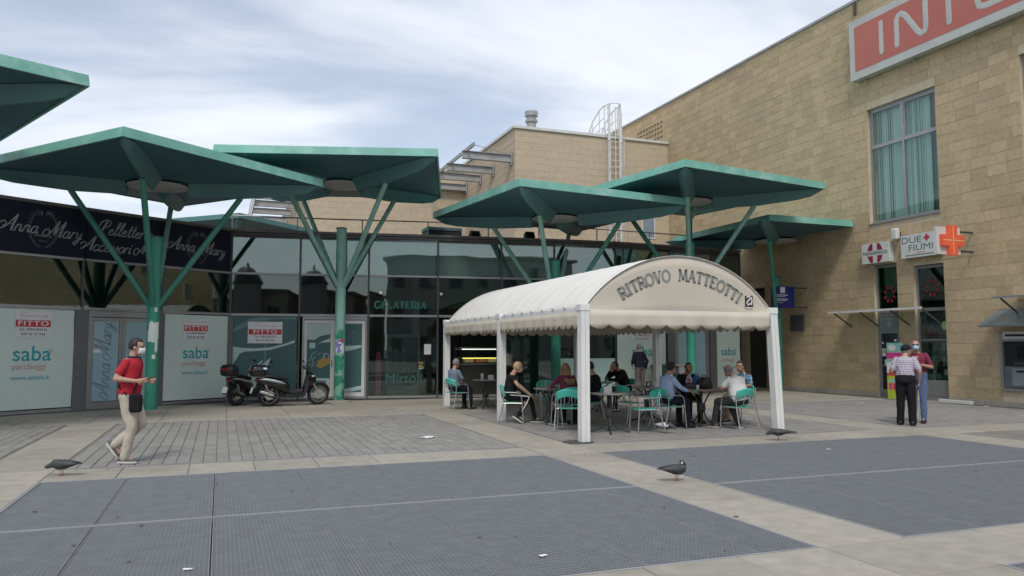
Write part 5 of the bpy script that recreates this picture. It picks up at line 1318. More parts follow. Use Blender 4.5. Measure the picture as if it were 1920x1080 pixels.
# ================================================================ PIGEONS
mat('pigeon',(.045,.047,.052),.6,var=.3,vs=30); mat('pigeon_white',(.6,.6,.6),.6); mat('pigeon_neck',(.03,.05,.045),.35,var=.3); mat('pigeon_leg',(.30,.12,.1),.6)
def pigeon(label,u,v,facing,pose='peck',white=False):
    """body along local +Y"""
    t=thing('pigeon',label,'pigeon',(u,v,0),R(facing-90),group='pigeons on the plaza')
    hz={'peck':(.185,.115),'preen':(.06,.235),'stand':(.15,.235)}[pose]
    secs=[(-.235,.150,.010,.006),(-.17,.146,.030,.012),(-.10,.140,.045,.032),(-.03,.135,.062,.055),(.05,.138,.066,.064),(.11,.15,.052,.052)]
    hy,hz_=hz
    secs+=[(.11+(hy-.11)*.5,.15+(hz_-.15)*.55,.034,.034),(hy,hz_,.026,.028),(hy+.022,hz_-.004,.018,.02),(hy+.034,hz_-.008,.006,.006)] if pose!='preen' else [(.12,.185,.036,.036),(.085,.22,.028,.028),(.06,.225,.022,.02)]
    rings=[]
    for i,(y,z,a,b_) in enumerate(secs): rings.append([Vector((a*math.cos(k*math.pi/5),y,z+b_*math.sin(k*math.pi/5))) for k in range(10)])
    m=MB(); m.loft(rings); m.build('body','pigeon',t,world=False,smooth=True)
    for s in (-1,1):
        w=MB(); w.loft([[Vector((s*(a+.006),y,z+c*q)) for q,a in ((1,.02),(.5,.05),(-.3,.062),(-.9,.045))]+[Vector((s*(a-.006),y,z+c*q)) for q,a in ((-.9,.045),(-.3,.062),(.5,.05),(1,.02))] for y,z,c in ((.08,.145,.03),(.0,.148,.05),(-.10,.15,.035),(-.19,.153,.012))]); w.build('wing','pigeon_white' if white else 'pigeon',t,world=False,smooth=True)
        MB().tube([(s*.025,.02,.09),(s*.027,.01,.045),(s*.028,.015,.006)],.005,6).build('leg','pigeon_leg',t,world=False)
        MB().tube([(s*.028,-.01,.004),(s*.03,.045,.004)],.004,5).build('foot','pigeon_leg',t,world=False)
    if pose!='preen': MB().cyl((0,hy+.028,hz_-.006),(0,hy+.058,hz_-.024),.005,.001,6).build('beak','dark_grey',t,world=False)
    else: MB().cyl((0,.05,.225),(0,.02,.205),.005,.001,6).build('beak','dark_grey',t,world=False); MB().ell((.026,.07,.215),(.008,.014,.014),8,6).build('white_patch','pigeon_white',t,world=False)
    return t
pigeon('dark pigeon pecking at the slab strip corner left of the walking man',-1.80,11.05,162,'peck')
pigeon('dark pigeon preening on the slab walkway between the two gratings',5.12,8.02,-10,'preen')
pigeon('dark pigeon pecking on the slab strip by the right front tent post',9.0,10.85,150,'peck')
pigeon('white-winged pigeon under the tent by the pale blue shirted man',7.78,12.5,-60,'peck',True)

# ================================================================ LITTER
def litter(label,u,v,s,seed,m='paper_white',z=.0):
    rr=random.Random(seed); b=MB(); n=7; V=[]
    for j in range(n):
        for i in range(n): V.append(((i/(n-1)-.5)*s*rr.uniform(.8,1.2),(j/(n-1)-.5)*s*.6*rr.uniform(.8,1.2),.004+rr.uniform(0,.3)*s*.4))
    b.add(V,[(j*n+i,j*n+i+1,(j+1)*n+i+1,(j+1)*n+i) for j in range(n-1) for i in range(n-1)]); o=b.build('paper_scrap',m,None,world=False); o.location=(u,v,z); tag(o,label,'litter',group='scraps of paper on the ground'); q=o.modifiers.new('t','SOLIDIFY'); q.thickness=.002
litter('crumpled white paper lying on the grey pavers',3.45,13.3,.26,1)
litter('white scrap on the left grating near the corner of the slab strip',-.18,6.12,.06,2)
litter('white scrap on the left grating, by its right half',2.35,5.55,.06,3)
litter('white scrap on the right grating near its far edge',8.9,9.6,.08,4)
litter('white scrap on the paving in front of the pharmacy door',17.0,17.0,.12,5)
litter('white scrap at the foot of the stone wall below the cash machine',19.2,14.9,.12,6)
bl=MB(); rr_=random.Random(4)
for k in range(70):
    u_,v_=rr_.uniform(-1.9,11.8),rr_.uniform(5,18); s_=rr_.uniform(.008,.03); bl.box((u_,v_,.005),(s_,s_*rr_.uniform(.5,1.5),.004),rz=rr_.uniform(0,3))
o=bl.build('dry_leaf_bits','litter_brown',None); tag(o,'tiny dry leaf bits and butts strewn over the plaza','litter',kind='stuff')
# ================================================================ SCOOTERS
mat('scooter_black',(.008,.008,.009),.16,var=.05,coat=.5); mat('scooter_plastic',(.02,.02,.021),.5,var=.1); mat('scooter_silver',(.55,.55,.55),.25,metal=.6); mat('rubber',(.012,.012,.012),.85,var=.15); mat('rim_grey',(.22,.22,.22),.35,metal=.6); mat('chrome',(.7,.7,.7),.12,metal=1.); mat('tail_red',(.30,.012,.012),.2,coat=.5); mat('reflector_white',(.9,.9,.9),.3,emit=(1,1,1,.0)); mat('seat_black',(.014,.014,.015),.55,bump=.2,bs=200)
def scooter(label,u,v,ang,variant=0,lean=8,steer=0):
    """wheelbase along local +X, rear axle at x=0"""
    t=thing('scooter',label,'scooter',(u,v,0),R(ang)); t.rotation_euler=(R(lean),0,R(ang)); WB=1.33; rw=.30
    def part(mb,name,m,par=t,sm='auto'): return mb.build(name,m,par,world=False,smooth=sm)
    def wheel(x,r,w,name,par):
        b=MB(); n=26; prof=[(r-.075,-w*.42),(r-.03,-w*.5),(r-.006,-w*.3),(r,0),(r-.006,w*.3),(r-.03,w*.5),(r-.075,w*.42)]; b.lathe(prof,(x,0,r),n,(0,1,0),cap=False); ty=part(b,'tyre','rubber',par)
        b=MB(); b.lathe([(r-.078,-w*.42),(r-.095,-w*.40),(r-.095,w*.40),(r-.078,w*.42)],(x,0,r),n,(0,1,0),cap=False); b.lathe([(.05,-.045),(.05,.045)],(x,0,r),12,(0,1,0)); 
        for k in range(6):
            a=R(60*k+15); b.bar((x+.04*math.cos(a),0,r+.04*math.sin(a)),(x+(r-.09)*math.cos(a),0,r+(r-.09)*math.sin(a)),.028,.03,up=(0,1,0))
        part(b,'rim','rim_grey',par)
        b=MB(); b.lathe([(.05,0),(.125,0),(.125,.006),(.05,.006)],(x,-.05,r),20,(0,1,0)); part(b,'brake_disc','chrome',par)
    rwh=thing('rear_wheel',None,None); rwh.parent=t; wheel(0,rw,.13,'rear',rwh)
    fwh=thing('front_wheel',None,None); fwh.parent=t; wheel(WB,.305,.11,'front',fwh)
    def sec(x,z0,z1,w0,w1,p=.6,n=14):
        out=[]
        for k in range(n):
            a=2*math.pi*k/n; c,s=math.cos(a),math.sin(a); zz=(z0+z1)/2+(z1-z0)/2*math.copysign(abs(s)**p,s); f=(zz-z0)/(z1-z0+1e-6); w=w0+(w1-w0)*f
            out.append(Vector((x,w*math.copysign(abs(c)**p,c),zz)))
        return out
    # rear body shell under the seat
    b=MB(); b.loft([sec(-.36,.70,.76,.03,.05),sec(-.28,.60,.79,.08,.10),sec(-.10,.52,.80,.14,.14),(sec(.12,.46,.76,.165,.15)),sec(.32,.40,.72,.165,.14),sec(.46,.34,.66,.15,.12),sec(.52,.30,.58,.12,.10)]); part(b,'rear_body','scooter_black')
    for s in (-1,1):
        b=MB(); b.loft([[Vector((x,s*(w+.004),z+h)),Vector((x,s*(w+.016),z)),Vector((x,s*(w+.004),z-h)),Vector((x,s*(w-.02),z))] for x,w,z,h in ((-.27,.09,.74,.012),(-.10,.138,.735,.03),(.08,.155,.70,.035),(.26,.15,.655,.028),(.40,.13,.61,.008))]); part(b,'side_trim','scooter_silver')
        b=MB(); b.loft([[Vector((x,s*(w+.003),z+h)),Vector((x,s*(w+.012),z)),Vector((x,s*(w+.003),z-h)),Vector((x,s*(w-.02),z))] for x,w,z,h in ((.05,.16,.60,.008),(.2,.165,.575,.03),(.36,.16,.53,.01))]); part(b,'side_trim','scooter_plastic')
    # seat
    b=MB(); b.loft([sec(-.28,.785,.83,.09,.08),sec(-.15,.79,.87,.135,.12),sec(.05,.77,.865,.15,.135),sec(.16,.755,.83,.15,.135),sec(.28,.73,.815,.135,.12),sec(.42,.70,.79,.10,.09),sec(.5,.68,.745,.06,.05)]); part(b,'seat','seat_black')
    # floorboard
    b=MB(); b.loft([sec(.40,.24,.34,.14,.15,.4),sec(.62,.23,.32,.15,.16,.4),sec(.86,.24,.33,.15,.16,.4),sec(.95,.27,.40,.14,.15,.4)]); part(b,'floorboard','scooter_plastic')
    b=MB(); b.loft([sec(.45,.30,.50,.08,.07),sec(.65,.29,.44,.08,.07),sec(.88,.30,.46,.08,.07)]); part(b,'tunnel','scooter_plastic')
    # leg shield and front
    b=MB(); b.loft([sec(.90,.27,.42,.14,.15),sec(.96,.36,.62,.17,.18),sec(1.0,.50,.82,.18,.19),sec(1.02,.66,.96,.17,.13),sec(1.0,.80,1.02,.12,.09)],True); part(b,'leg_shield','scooter_black')
    b=MB(); b.loft([sec(1.0,.45,.95,.14,.12),sec(1.10,.50,.92,.15,.11),sec(1.19,.56,.84,.10,.08),sec(1.25,.62,.76,.04,.035)]); part(b,'nose','scooter_black')
    b=MB(); b.ell((1.20,0,.84),(.05,.085,.05),12,8); part(b,'headlight','glass_clear')
    for s in (-1,1):
        b=MB(); b.ell((1.15,s*.115,.80),(.06,.03,.028),10,8); part(b,'indicator','scooter_silver')
        b=MB(); b.tube([(1.12,s*.075,.70),(1.22,s*.078,.50),(WB,s*.078,.305)],[.024,.022,.02],8); part(b,'fork_leg','chrome' if variant==0 else 'scooter_plastic')
    b=MB(); n=14; rings=[]
    for k in range(n+1):
        a=R(15+125*k/n); rr=.335; x,z=WB+rr*math.cos(a),.305+rr*math.sin(a); d=Vector((math.cos(a),0,math.sin(a)))
        rings.append([Vector((x,-.066,z))-d*.03,Vector((x,-.05,z)),Vector((x,.05,z)),Vector((x,.066,z))-d*.03,Vector((x,.04,z))-d*.012,Vector((x,-.04,z))-d*.012])
    b.loft(rings); part(b,'front_fender','scooter_black')
    # handlebar, dash, mirrors
    b=MB(); b.loft([sec(.90,.985,1.03,.05,.05),sec(.95,.97,1.07,.10,.08),sec(1.02,.96,1.09,.11,.08),sec(1.09,.97,1.05,.07,.05)]); hb=part(b,'handlebar_cover','scooter_plastic')
    for s in (-1,1):
        b=MB(); b.tube([(.98,s*.08,1.03),(.95,s*.2,1.045),(.90,s*.335,1.03)],[.016,.016,.018],8); part(b,'grip','rubber')
        b=MB(); b.tube([(.99,s*.17,1.04),(.96,s*.25,1.0),(.93,s*.34,.995)],.007,5); part(b,'brake_lever','chrome')
        b=MB(); b.tube([(.97,s*.16,1.05),(.99,s*.22,1.13),(.98,s*.27,1.18)],.007,5); part(b,'mirror_stem','black')
        b=MB(); b.ell((.975,s*.30,1.19),(.018,.06,.038),12,8); part(b,'mirror','scooter_plastic')
    if variant==0:
        b=MB(); b.add([(1.0,-.10,1.06),(1.0,.10,1.06),(.99,.075,1.14),(.99,-.075,1.14),(1.006,-.10,1.06),(1.006,.10,1.06),(.996,.075,1.14),(.996,-.075,1.14)],[(0,1,2,3),(7,6,5,4),(0,4,5,1),(1,5,6,2),(2,6,7,3),(3,7,4,0)]); part(b,'dash_screen','glass_dark',sm=False)
    # engine, exhaust, swing arm
    b=MB(); b.loft([sec(-.06,.22,.40,.05,.05),sec(.15,.2,.42,.08,.09),sec(.36,.2,.44,.1,.1),sec(.5,.22,.40,.08,.08)]); b.v=[(p[0],p[1]+.1,p[2]) for p in b.v]; part(b,'engine','dark_grey')
    b=MB(); b.tube([(.42,-.12,.24),(.25,-.16,.24),(.10,-.17,.27)],.022,8); b.tube([(.12,-.17,.27),(.05,-.175,.30),(-.22,-.18,.40),(-.30,-.18,.42)],[.03,.058,.06,.045],12); part(b,'exhaust','dark_grey')
    b=MB(); b.loft([[Vector((x,-.236,z+h)),Vector((x,-.246,z)),Vector((x,-.236,z-h)),Vector((x,-.225,z))] for x,z,h in ((.06,.31,.012),(-.05,.345,.036),(-.2,.40,.036),(-.28,.42,.015))]); part(b,'heat_shield','chrome')
    b=MB(); b.cyl((-.02,.12,.32),(-.14,.13,.62),.03,n=10); b.cyl((-.02,-.12,.34),(-.13,-.12,.60),.03,n=10); part(b,'shock_absorber','chrome')
    # tail
    b=MB(); b.ell((-.345,0,.70),(.04,.11,.035),12,8); part(b,'tail_light','tail_red')
    b=MB(); b.loft([[Vector((x,-w,z)),Vector((x,w,z)),Vector((x,w,z+.012)),Vector((x,-w,z+.012))] for x,z,w in ((-.20,.58,.07),(-.34,.52,.07),(-.44,.40,.06),(-.46,.33,.06))]); part(b,'rear_mudguard','scooter_plastic')
    b=MB(); b.box((-.462,0,.45),(.006,.17,.17),M=Matrix.Rotation(R(20),3,'Y')); part(b,'number_plate','paper_white',sm=False)
    b=MB(); b.tube([(-.12,-.10,.80),(-.30,-.11,.80),(-.42,-.07,.805),(-.42,.07,.805),(-.30,.11,.80),(-.12,.10,.80)],.012,7); part(b,'rack','scooter_silver')
    # top box
    bxm=MB(); ox=-.33; oz=.82
    for f,sx,sy in (): pass
    rings=[]
    for z,s in ((0,.80),(.03,.92),(.13,1.0),(.16,1.0),(.24,.93),(.29,.74),(.305,.45)):
        rings.append([Vector((ox+.20*s*math.copysign(abs(math.cos(a))**.55,math.cos(a)),.21*s*math.copysign(abs(math.sin(a))**.55,math.sin(a)),oz+z)) for a in [2*math.pi*k/20 for k in range(20)]])
    bxm.loft(rings); tb=part(bxm,'top_box','scooter_black' if variant==0 else 'scooter_plastic')
    b=MB(); b.box((ox-.195,0,oz+.18),(.02,.26,.05),bev=.008); part(b,'box_reflector','tail_red',tb,False)
    if variant==0:
        b=MB(); b.box((ox+.16,-.185,oz+.21),(.10,.02,.055),bev=.008); part(b,'box_sticker','reflector_white',tb,False)
    # centre stand
    b=MB(); b.tube([(.30,-.12,.25),(.26,-.14,.03)],.014,6); b.tube([(.30,.12,.25),(.26,.14,.03)],.014,6); b.tube([(.26,-.14,.03),(.26,.14,.03)],.012,6); part(b,'stand','dark_grey')
    return t
scooter('black scooter with silver flank parked side-on before the teal shop window',1.24,21.75,10,0,lean=3)
scooter('black scooter with black top box and red tail light parked behind the silver-flanked one',.42,22.35,47,1,lean=3)
# ================================================================ PEOPLE
from mathutils import noise as MN
SK=(.43,.26,.185)
for nm,col in (('skin',SK),('skin_tan',(.38,.22,.145)),('skin_red',(.44,.24,.18))): mat(nm,col,.55,var=.06,vs=25,local=True)
def fabric(name,col,var=.06): mat(name,col,.85,var=var,vs=14,local=True,bump=.15,bs=260,spec=.2)
for nm,col in (('c_red',(.42,.025,.04)),('c_navy',(.02,.022,.04)),('c_beige',(.47,.42,.35)),('c_black',(.012,.012,.014)),('c_maroon',(.13,.03,.05)),('c_jeans',(.10,.15,.27)),('c_maroon2',(.20,.035,.065)),('c_blue',(.36,.45,.66)),('c_white',(.68,.68,.67)),('c_dkgrey',(.045,.047,.05)),('c_greyblue',(.16,.19,.25)),('c_grey',(.15,.135,.125)),('c_khaki',(.36,.28,.20)),('c_dknavy',(.012,.016,.025)),('c_taupe',(.12,.105,.095))): fabric(nm,col)
mat('c_shoe',(.10,.09,.085),.7,var=.15); mat('c_sole',(.55,.54,.52),.7); mat('c_shoeblk',(.015,.015,.016),.5); mat('hair_dark',(.018,.014,.012),.6,var=.3,vs=60,local=True); mat('hair_grey',(.20,.19,.18),.6,var=.3,vs=60,local=True); mat('hair_blonde',(.40,.28,.14),.6,var=.3,vs=50,local=True); mat('hair_brown',(.22,.13,.07),.6,var=.35,vs=50,local=True); mat('hair_black',(.010,.009,.009),.55,var=.3,vs=60,local=True)
mat('mask_white',(.72,.74,.75),.7); mat('mask_blue',(.42,.62,.66),.7); mat('lens_black',(.01,.01,.01),.15); mat('phone_black',(.012,.012,.013),.25)
def plaid(name,base,c1_,c2_,f):
    """woven check: two sets of stripes in object space"""
    m=bpy.data.materials.new(name); m.use_nodes=True; N=m.node_tree.nodes; L=m.node_tree.links; P=N['Principled BSDF']; P.inputs['Roughness'].default_value=.85
    tc=N.new('ShaderNodeTexCoord'); sp=N.new('ShaderNodeSeparateXYZ'); L.new(tc.outputs['Object'],sp.inputs[0])
    def stripe(out,fr,w,ph=0):
        a=N.new('ShaderNodeMath'); a.operation='MULTIPLY_ADD'; a.inputs[1].default_value=fr; a.inputs[2].default_value=ph; L.new(out,a.inputs[0])
        b_=N.new('ShaderNodeMath'); b_.operation='FRACT'; L.new(a.outputs[0],b_.inputs[0]); c_=N.new('ShaderNodeMath'); c_.operation='LESS_THAN'; c_.inputs[1].default_value=w; L.new(b_.outputs[0],c_.inputs[0]); return c_.outputs[0]
    def mixc(fac,a,col,amt):
        mu=N.new('ShaderNodeMath'); mu.operation='MULTIPLY'; mu.inputs[1].default_value=amt; L.new(fac,mu.inputs[0])
        mx=N.new('ShaderNodeMix'); mx.data_type='RGBA'; L.new(mu.outputs[0],mx.inputs[0]); mx.inputs[7].default_value=(*col,1)
        if isinstance(a,tuple): mx.inputs[6].default_value=(*a,1)
        else: L.new(a,mx.inputs[6])
        return mx.outputs[2]
    ad=N.new('ShaderNodeMath'); ad.operation='ADD'; L.new(sp.outputs['X'],ad.inputs[0]); L.new(sp.outputs['Y'],ad.inputs[1])
    c=mixc(stripe(ad.outputs[0],f,.42),base,c1_,.75); c=mixc(stripe(sp.outputs['Z'],f,.42),c,c1_,.75)
    c=mixc(stripe(ad.outputs[0],f,.12,.65),c,c2_,.8); c=mixc(stripe(sp.outputs['Z'],f,.12,.65),c,c2_,.8); L.new(c,P.inputs['Base Color']); MATS[name]=m
plaid('c_plaid',(.50,.47,.52),(.19,.15,.26),(.62,.60,.62),22.); plaid('c_check',(.05,.22,.36),(.02,.09,.19),(.62,.66,.68),11.)
mixmat('c_flower',(.50,.48,.47),(.45,.08,.15),16,.5,.56)
def V3(*a): return Vector(a)
class Fig:
    def __init__(s): s.p=MB()
    def limb(s,pts,rad,n=12,cap=True):
        pts=[Vector(p) for p in pts]; s.p.tube(pts,list(rad),n); 
        s.p.ell(pts[0],(rad[0],)*3,10,6); s.p.ell(pts[-1],(rad[-1],)*3,10,6); return s
    def secs(s,L_,n=20):
        """sections: (centre, right-vector, forward-vector, a, b)"""
        rings=[]
        for c,x,y,a,b_ in L_: rings.append([Vector(c)+x*a*math.cos(2*math.pi*k/n)+y*b_*math.sin(2*math.pi*k/n) for k in range(n)])
        s.p.loft(rings); return s
    def out(s,name,m,parent,vox=.011,sm=3,fold=0.,fs=9.,seed=0):
        me=s.p.mesh(name,m); o=bpy.data.objects.new('tmp',me); COL.objects.link(o)
        r=o.modifiers.new('r','REMESH'); r.mode='VOXEL'; r.voxel_size=vox; r.adaptivity=0
        k=o.modifiers.new('s','SMOOTH'); k.iterations=sm; k.factor=.5
        dg=bpy.context.evaluated_depsgraph_get(); e=bpy.data.meshes.new_from_object(o.evaluated_get(dg)); bpy.data.objects.remove(o); bpy.data.meshes.remove(me)
        if fold:
            co=[];
            for v in e.vertices:
                q=v.co; d=MN.noise(Vector((q.x*fs,q.y*fs,q.z*fs*.45+seed)))*fold+MN.noise(Vector((q.x*fs*2.3,q.y*fs*2.3+seed,q.z*fs)))*fold*.5
                co.append(q+v.normal*d)
            for v,c in zip(e.vertices,co): v.co=c
        e.name=name; e.materials.clear(); e.materials.append(MATS[m]); e.polygons.foreach_set('use_smooth',[True]*len(e.polygons))
        ob=bpy.data.objects.new(name,e); COL.objects.link(ob); ob.parent=parent; return ob
def hand(f,w,d,n,curl=.5,side=1,s=1.):
    """palm, four bent fingers of unequal length and a thumb from the side of the palm"""
    d=d.normalized(); n=(n-d*n.dot(d)).normalized(); x=d.cross(n)*side
    pc=w+d*.045*s
    M=Matrix((x,d,n)).transposed(); f.p.ell(pc,(.038*s,.052*s,.016*s),12,8,M)
    for k,(o,l) in enumerate(((-.028,.062),(-.010,.074),(.010,.070),(.027,.055))):
        a=w+d*.085*s+x*o*s; l*=s; dd=d
        P=[a-d*.03]; cu=0
        for j in range(3):
            cu+=curl*.55; P.append(P[-1]+(d*math.cos(cu)+n*math.sin(cu))*(l*.5 if j else l*.5+.03))
        f.limb(P,[.0098,.0095,.009,.0082],8)
    a=w+d*.03*s-x*.030*s; f.limb([a,a+(-x*.6+d*.6+n*.35).normalized()*.035,a+(-x*.25+d*.85+n*.5).normalized()*.062],[.012,.0105,.009],8)
def person(label,loc,facing,J,look,seed=0,vox=.011,name='person'):
    """J: joints in local metres (x right, y forward, z up). look: clothing and head options"""
    P=thing(name,label,'person',loc,R(facing-90))
    pel=Vector(J['pelvis']); chest=Vector(J['chest']); ax=(chest-pel); L_=ax.length; T=ax.normalized()
    tw=R(J.get('twist',0)); X=Vector((math.cos(tw),math.sin(tw),0)); X=(X-T*X.dot(T)).normalized(); Y=T.cross(X)
    fat=look.get('fat',1.); wid=look.get('wid',1.); Xp=Vector((1,0,0)); Yp=T.cross(Xp)
    shw=.164*wid; hd=Vector(J['head'])-T*.028; hy=R(J.get('hyaw',0)); hp=R(J.get('hpitch',0))
    HM=Matrix.Rotation(hy,3,'Z')@Matrix.Rotation(-hp,3,'X')@Matrix.Rotation(R(J.get('hroll',0)),3,'Y')
    SH={s:chest+X*shw*(1 if s=='r' else -1)-T*.03 for s in 'rl'}
    for s in 'rl':
        if 'sh_'+s in J: SH[s]+=Vector(J['sh_'+s])
    def torso(k,add,f0,f1,neck=True):
        L=[(-.14,.135,.10,0),(-.06,.158,.115,0),(.05,.165,.118,0),(.22,.150*fat**.5,.108*fat,.012*(fat-1)*6),(.40,.150*fat**.4,.112*fat**.9,.01*(fat-1)*6),(.62,.158,.115,.0),(.80,.166,.114,0),(.90,.158,.102,0),(.96,.136,.088,0),(1.0,.108,.074,0),(1.035,.080,.064,0),(1.065,.066,.060,0)]
        out=[]
        for f,a,b_,fy in L:
            if f<f0-1e-6 or f>f1+1e-6: continue
            t=min(max(f,0),1); x=(Xp*(1-t)+X*t).normalized(); y=T.cross(x)
            c=pel+T*(f*L_)+y*(fy); w=wid if f>.3 else 1+(wid-1)*.5
            out.append((c,x,y,a*k*w+add,b_*k+add))
        return out
    skin=look.get('skin','skin'); F=Fig()
    F.secs(torso(.9,0,-.06,1.065))
    nb=chest+T*.0; F.limb([nb,nb*.45+hd*.55+Vector((0,-.012,0)),hd-HM@V3(0,.012,.05)],[.058,.052,.05])
    F.p.ell(hd+HM@V3(0,-.006,.022),(.0745,.094,.098),18,12,HM); F.p.ell(hd+HM@V3(0,.018,-.045),(.058,.070,.075),14,10,HM)
    F.p.ell(hd+HM@V3(0,.052,-.085),(.032,.030,.026),10,8,HM)
    F.limb([hd+HM@V3(0,.088,.012),hd+HM@V3(0,.108,-.022),hd+HM@V3(0,.098,-.03)],[.009,.014,.012],8)
    for s in (-1,1): F.p.ell(hd+HM@V3(s*.076,-.008,-.012),(.012,.02,.032),8,6,HM); F.p.ell(hd+HM@V3(s*.03,.078,.028),(.024,.012,.009),8,6,HM)
    F.p.ell(hd+HM@V3(0,.088,-.055),(.024,.01,.008),8,6,HM)
    fem=look.get('slim',1.)
    for s in 'rl':
        e=Vector(J['elb_'+s]); w=Vector(J['wri_'+s]); a=SH[s]
        F.limb([a,a*.6+e*.4,e],[.052*fem,.047*fem,.038*fem]); F.limb([e,e*.65+w*.35,w],[.039*fem,.038*fem,.026*fem])
        hdir=Vector(J.get('hand_'+s,w-e)); hn=Vector(J.get('palm_'+s,(-1 if s=='r' else 1,0,-.2))); hand(F,w,hdir,hn,J.get('curl_'+s,.6),1 if s=='r' else -1,fem)
        h=pel+Xp*(.088 if s=='r' else -.088)-T*.0; k=Vector(J['kne_'+s]); an=Vector(J['ank_'+s])
        F.limb([h,h*.5+k*.5,k],[.078,.066,.05]); F.limb([k,k*.65+an*.35,an],[.048,.050,.034])
        ft=Vector(J.get('toe_'+s,(0,1,0))).normalized(); F.limb([an,an+ft*.10-Vector((0,0,.035))],[.034,.026])
    F.out('body',skin,P,vox,2)
    # trousers
    tm=look['legs']; G=Fig(); tk=look.get('hem_f',-.06)>.04; G.secs(torso(1.0,.026 if tk else .012,-.14,.22 if tk else .12)); fl=look.get('leg_r',1.)
    for s in 'rl':
        h=pel+Xp*(.085 if s=='r' else -.085); k=Vector(J['kne_'+s]); an=Vector(J['ank_'+s]); end=an+(k-an).normalized()*look.get('hem',.0)
        kk=k+(k-(h+end)/2)*.02
        G.limb([h,h*.5+k*.5,kk],[.098,.088*(.5+.5*fl),.068*fl]); G.limb([kk,kk*.6+end*.4,end],[.066*fl,.064*fl,.058*fl])
    G.out('trousers',tm,P,vox,2,fold=.011,fs=11,seed=seed)
    # shirt
    B=Fig(); f0=look.get('hem_f',-.06); B.secs(torso(1.0,.020 if not tk else .013,min(f0,.05),1.036))
    sl=look.get('sleeve',.55)
    for s in 'rl':
        e=Vector(J['elb_'+s]); w=Vector(J['wri_'+s]); a=SH[s]; 
        if sl<=1: B.limb([a-T*.005,a+(e-a)*sl*.5,a+(e-a)*sl],[.057*fem,.059*fem,.060*fem])
        else: B.limb([a,a*.5+e*.5,e],[.057,.056,.050]); B.limb([e,e*.6+w*.4,e+(w-e)*(sl-1)],[.05,.046,.040])
    B.out('shirt',look['top'],P,vox,2,fold=.009,fs=10,seed=seed+3)
    if look.get('collar'):
        C=MB(); ring=[]; n=16
        for zz,rr in ((-.02,.072),(.022,.066)):
            ring.append([nb+T*(.028+zz)+X*rr*math.cos(2*math.pi*k/n)+Y*(rr*.95*math.sin(2*math.pi*k/n)+.004) for k in range(n)])
        C.loft(ring,cap=False); o=C.build('collar',look['collar'],P,world=False,smooth=True); q=o.modifiers.new('t','SOLIDIFY'); q.thickness=.008
    # shoes
    for s in 'rl':
        an=Vector(J['ank_'+s]); ft=Vector(J.get('toe_'+s,(0,1,0))).normalized(); up=Vector((0,0,1)); 
        sx=ft.cross(up).normalized(); up=sx.cross(ft)
        o=an-up*.075
        S_=MB(); rings=[]
        for y,w,h,z0 in ((-.085,.026,.06,.012),(-.06,.037,.085,.006),(0,.038,.095,.006),(.06,.044,.07,.006),(.12,.046,.05,.006),(.165,.034,.036,.01),(.182,.016,.024,.014)):
            rings.append([o+ft*y+sx*w*math.cos(2*math.pi*k/12)+up*(z0+h*.5+h*.5*math.sin(2*math.pi*k/12)) for k in range(12)])
        S_.loft(rings); sh=S_.build('shoe',look.get('shoe','c_shoeblk'),P,world=False,smooth=True)
        S_=MB(); rings=[]
        for y,w in ((-.088,.03),(-.05,.04),(.06,.047),(.13,.047),(.18,.026)): rings.append([o+ft*y+sx*w*a+up*b_ for a,b_ in ((-1,0),(1,0),(1,.024),(-1,.024))])
        S_.loft(rings); S_.build('sole',look.get('sole','c_shoeblk'),sh,world=False)
    # hair
    hs=look.get('hair'); hm=look.get('hair_m','hair_dark')
    if hs:
        n,m_=24,16; rad=(.083,.103,.107) if hs!='long' else (.088,.108,.112); V=[];F_=[]
        def keep(x,y,z):
            # local direction on the unit sphere: y forward, z up
            if hs=='bald': return z<.35 and z>-.42 and y<.15
            if hs=='short': return (z>.50-.0*y) or (y<.28 and z>-.12) or (y<-.25 and z>-.48)
            if hs=='bob': return (z>.42) or (y<.34 and z>-.65)
            return (z>.45) or (y<.30 and z>-.9)
        for i in range(m_+1):
            t=math.pi*i/m_
            for j in range(n):
                a=2*math.pi*j/n; d=V3(math.sin(t)*math.cos(a),math.sin(t)*math.sin(a),math.cos(t)); w=1+.035*MN.noise(d*5+Vector((seed,0,0)))
                V.append(hd+HM@(V3(0,-.008,.022)+Vector((d.x*rad[0],d.y*rad[1],d.z*rad[2]))*w))
        for i in range(m_):
            for j in range(n):
                t=math.pi*(i+.5)/m_; a=2*math.pi*(j+.5)/n
                if keep(math.sin(t)*math.cos(a),math.sin(t)*math.sin(a),math.cos(t)): F_.append((i*n+j,(i+1)*n+j,(i+1)*n+(j+1)%n,i*n+(j+1)%n))
        b=MB(); b.add(V,F_); o=b.build('hair',hm,P,world=False,smooth=True); q=o.modifiers.new('t','SOLIDIFY'); q.thickness=.012; q.offset=-1
        if hs=='long':
            for k in range(5):
                x=-.06+.03*k; b=MB(); b.tube([hd+HM@V3(x*1.1,-.06,.04),hd+HM@V3(x*1.3,-.105,-.08),hd+HM@V3(x*1.4,-.10,-.2)-T*.0,chest+X*x*1.3-Y*.148-T*.10,chest+X*x*1.1-Y*.158-T*.2],[.03,.034,.034,.03,.012],8); b.build('hair_lock',hm,P,world=False,smooth=True)
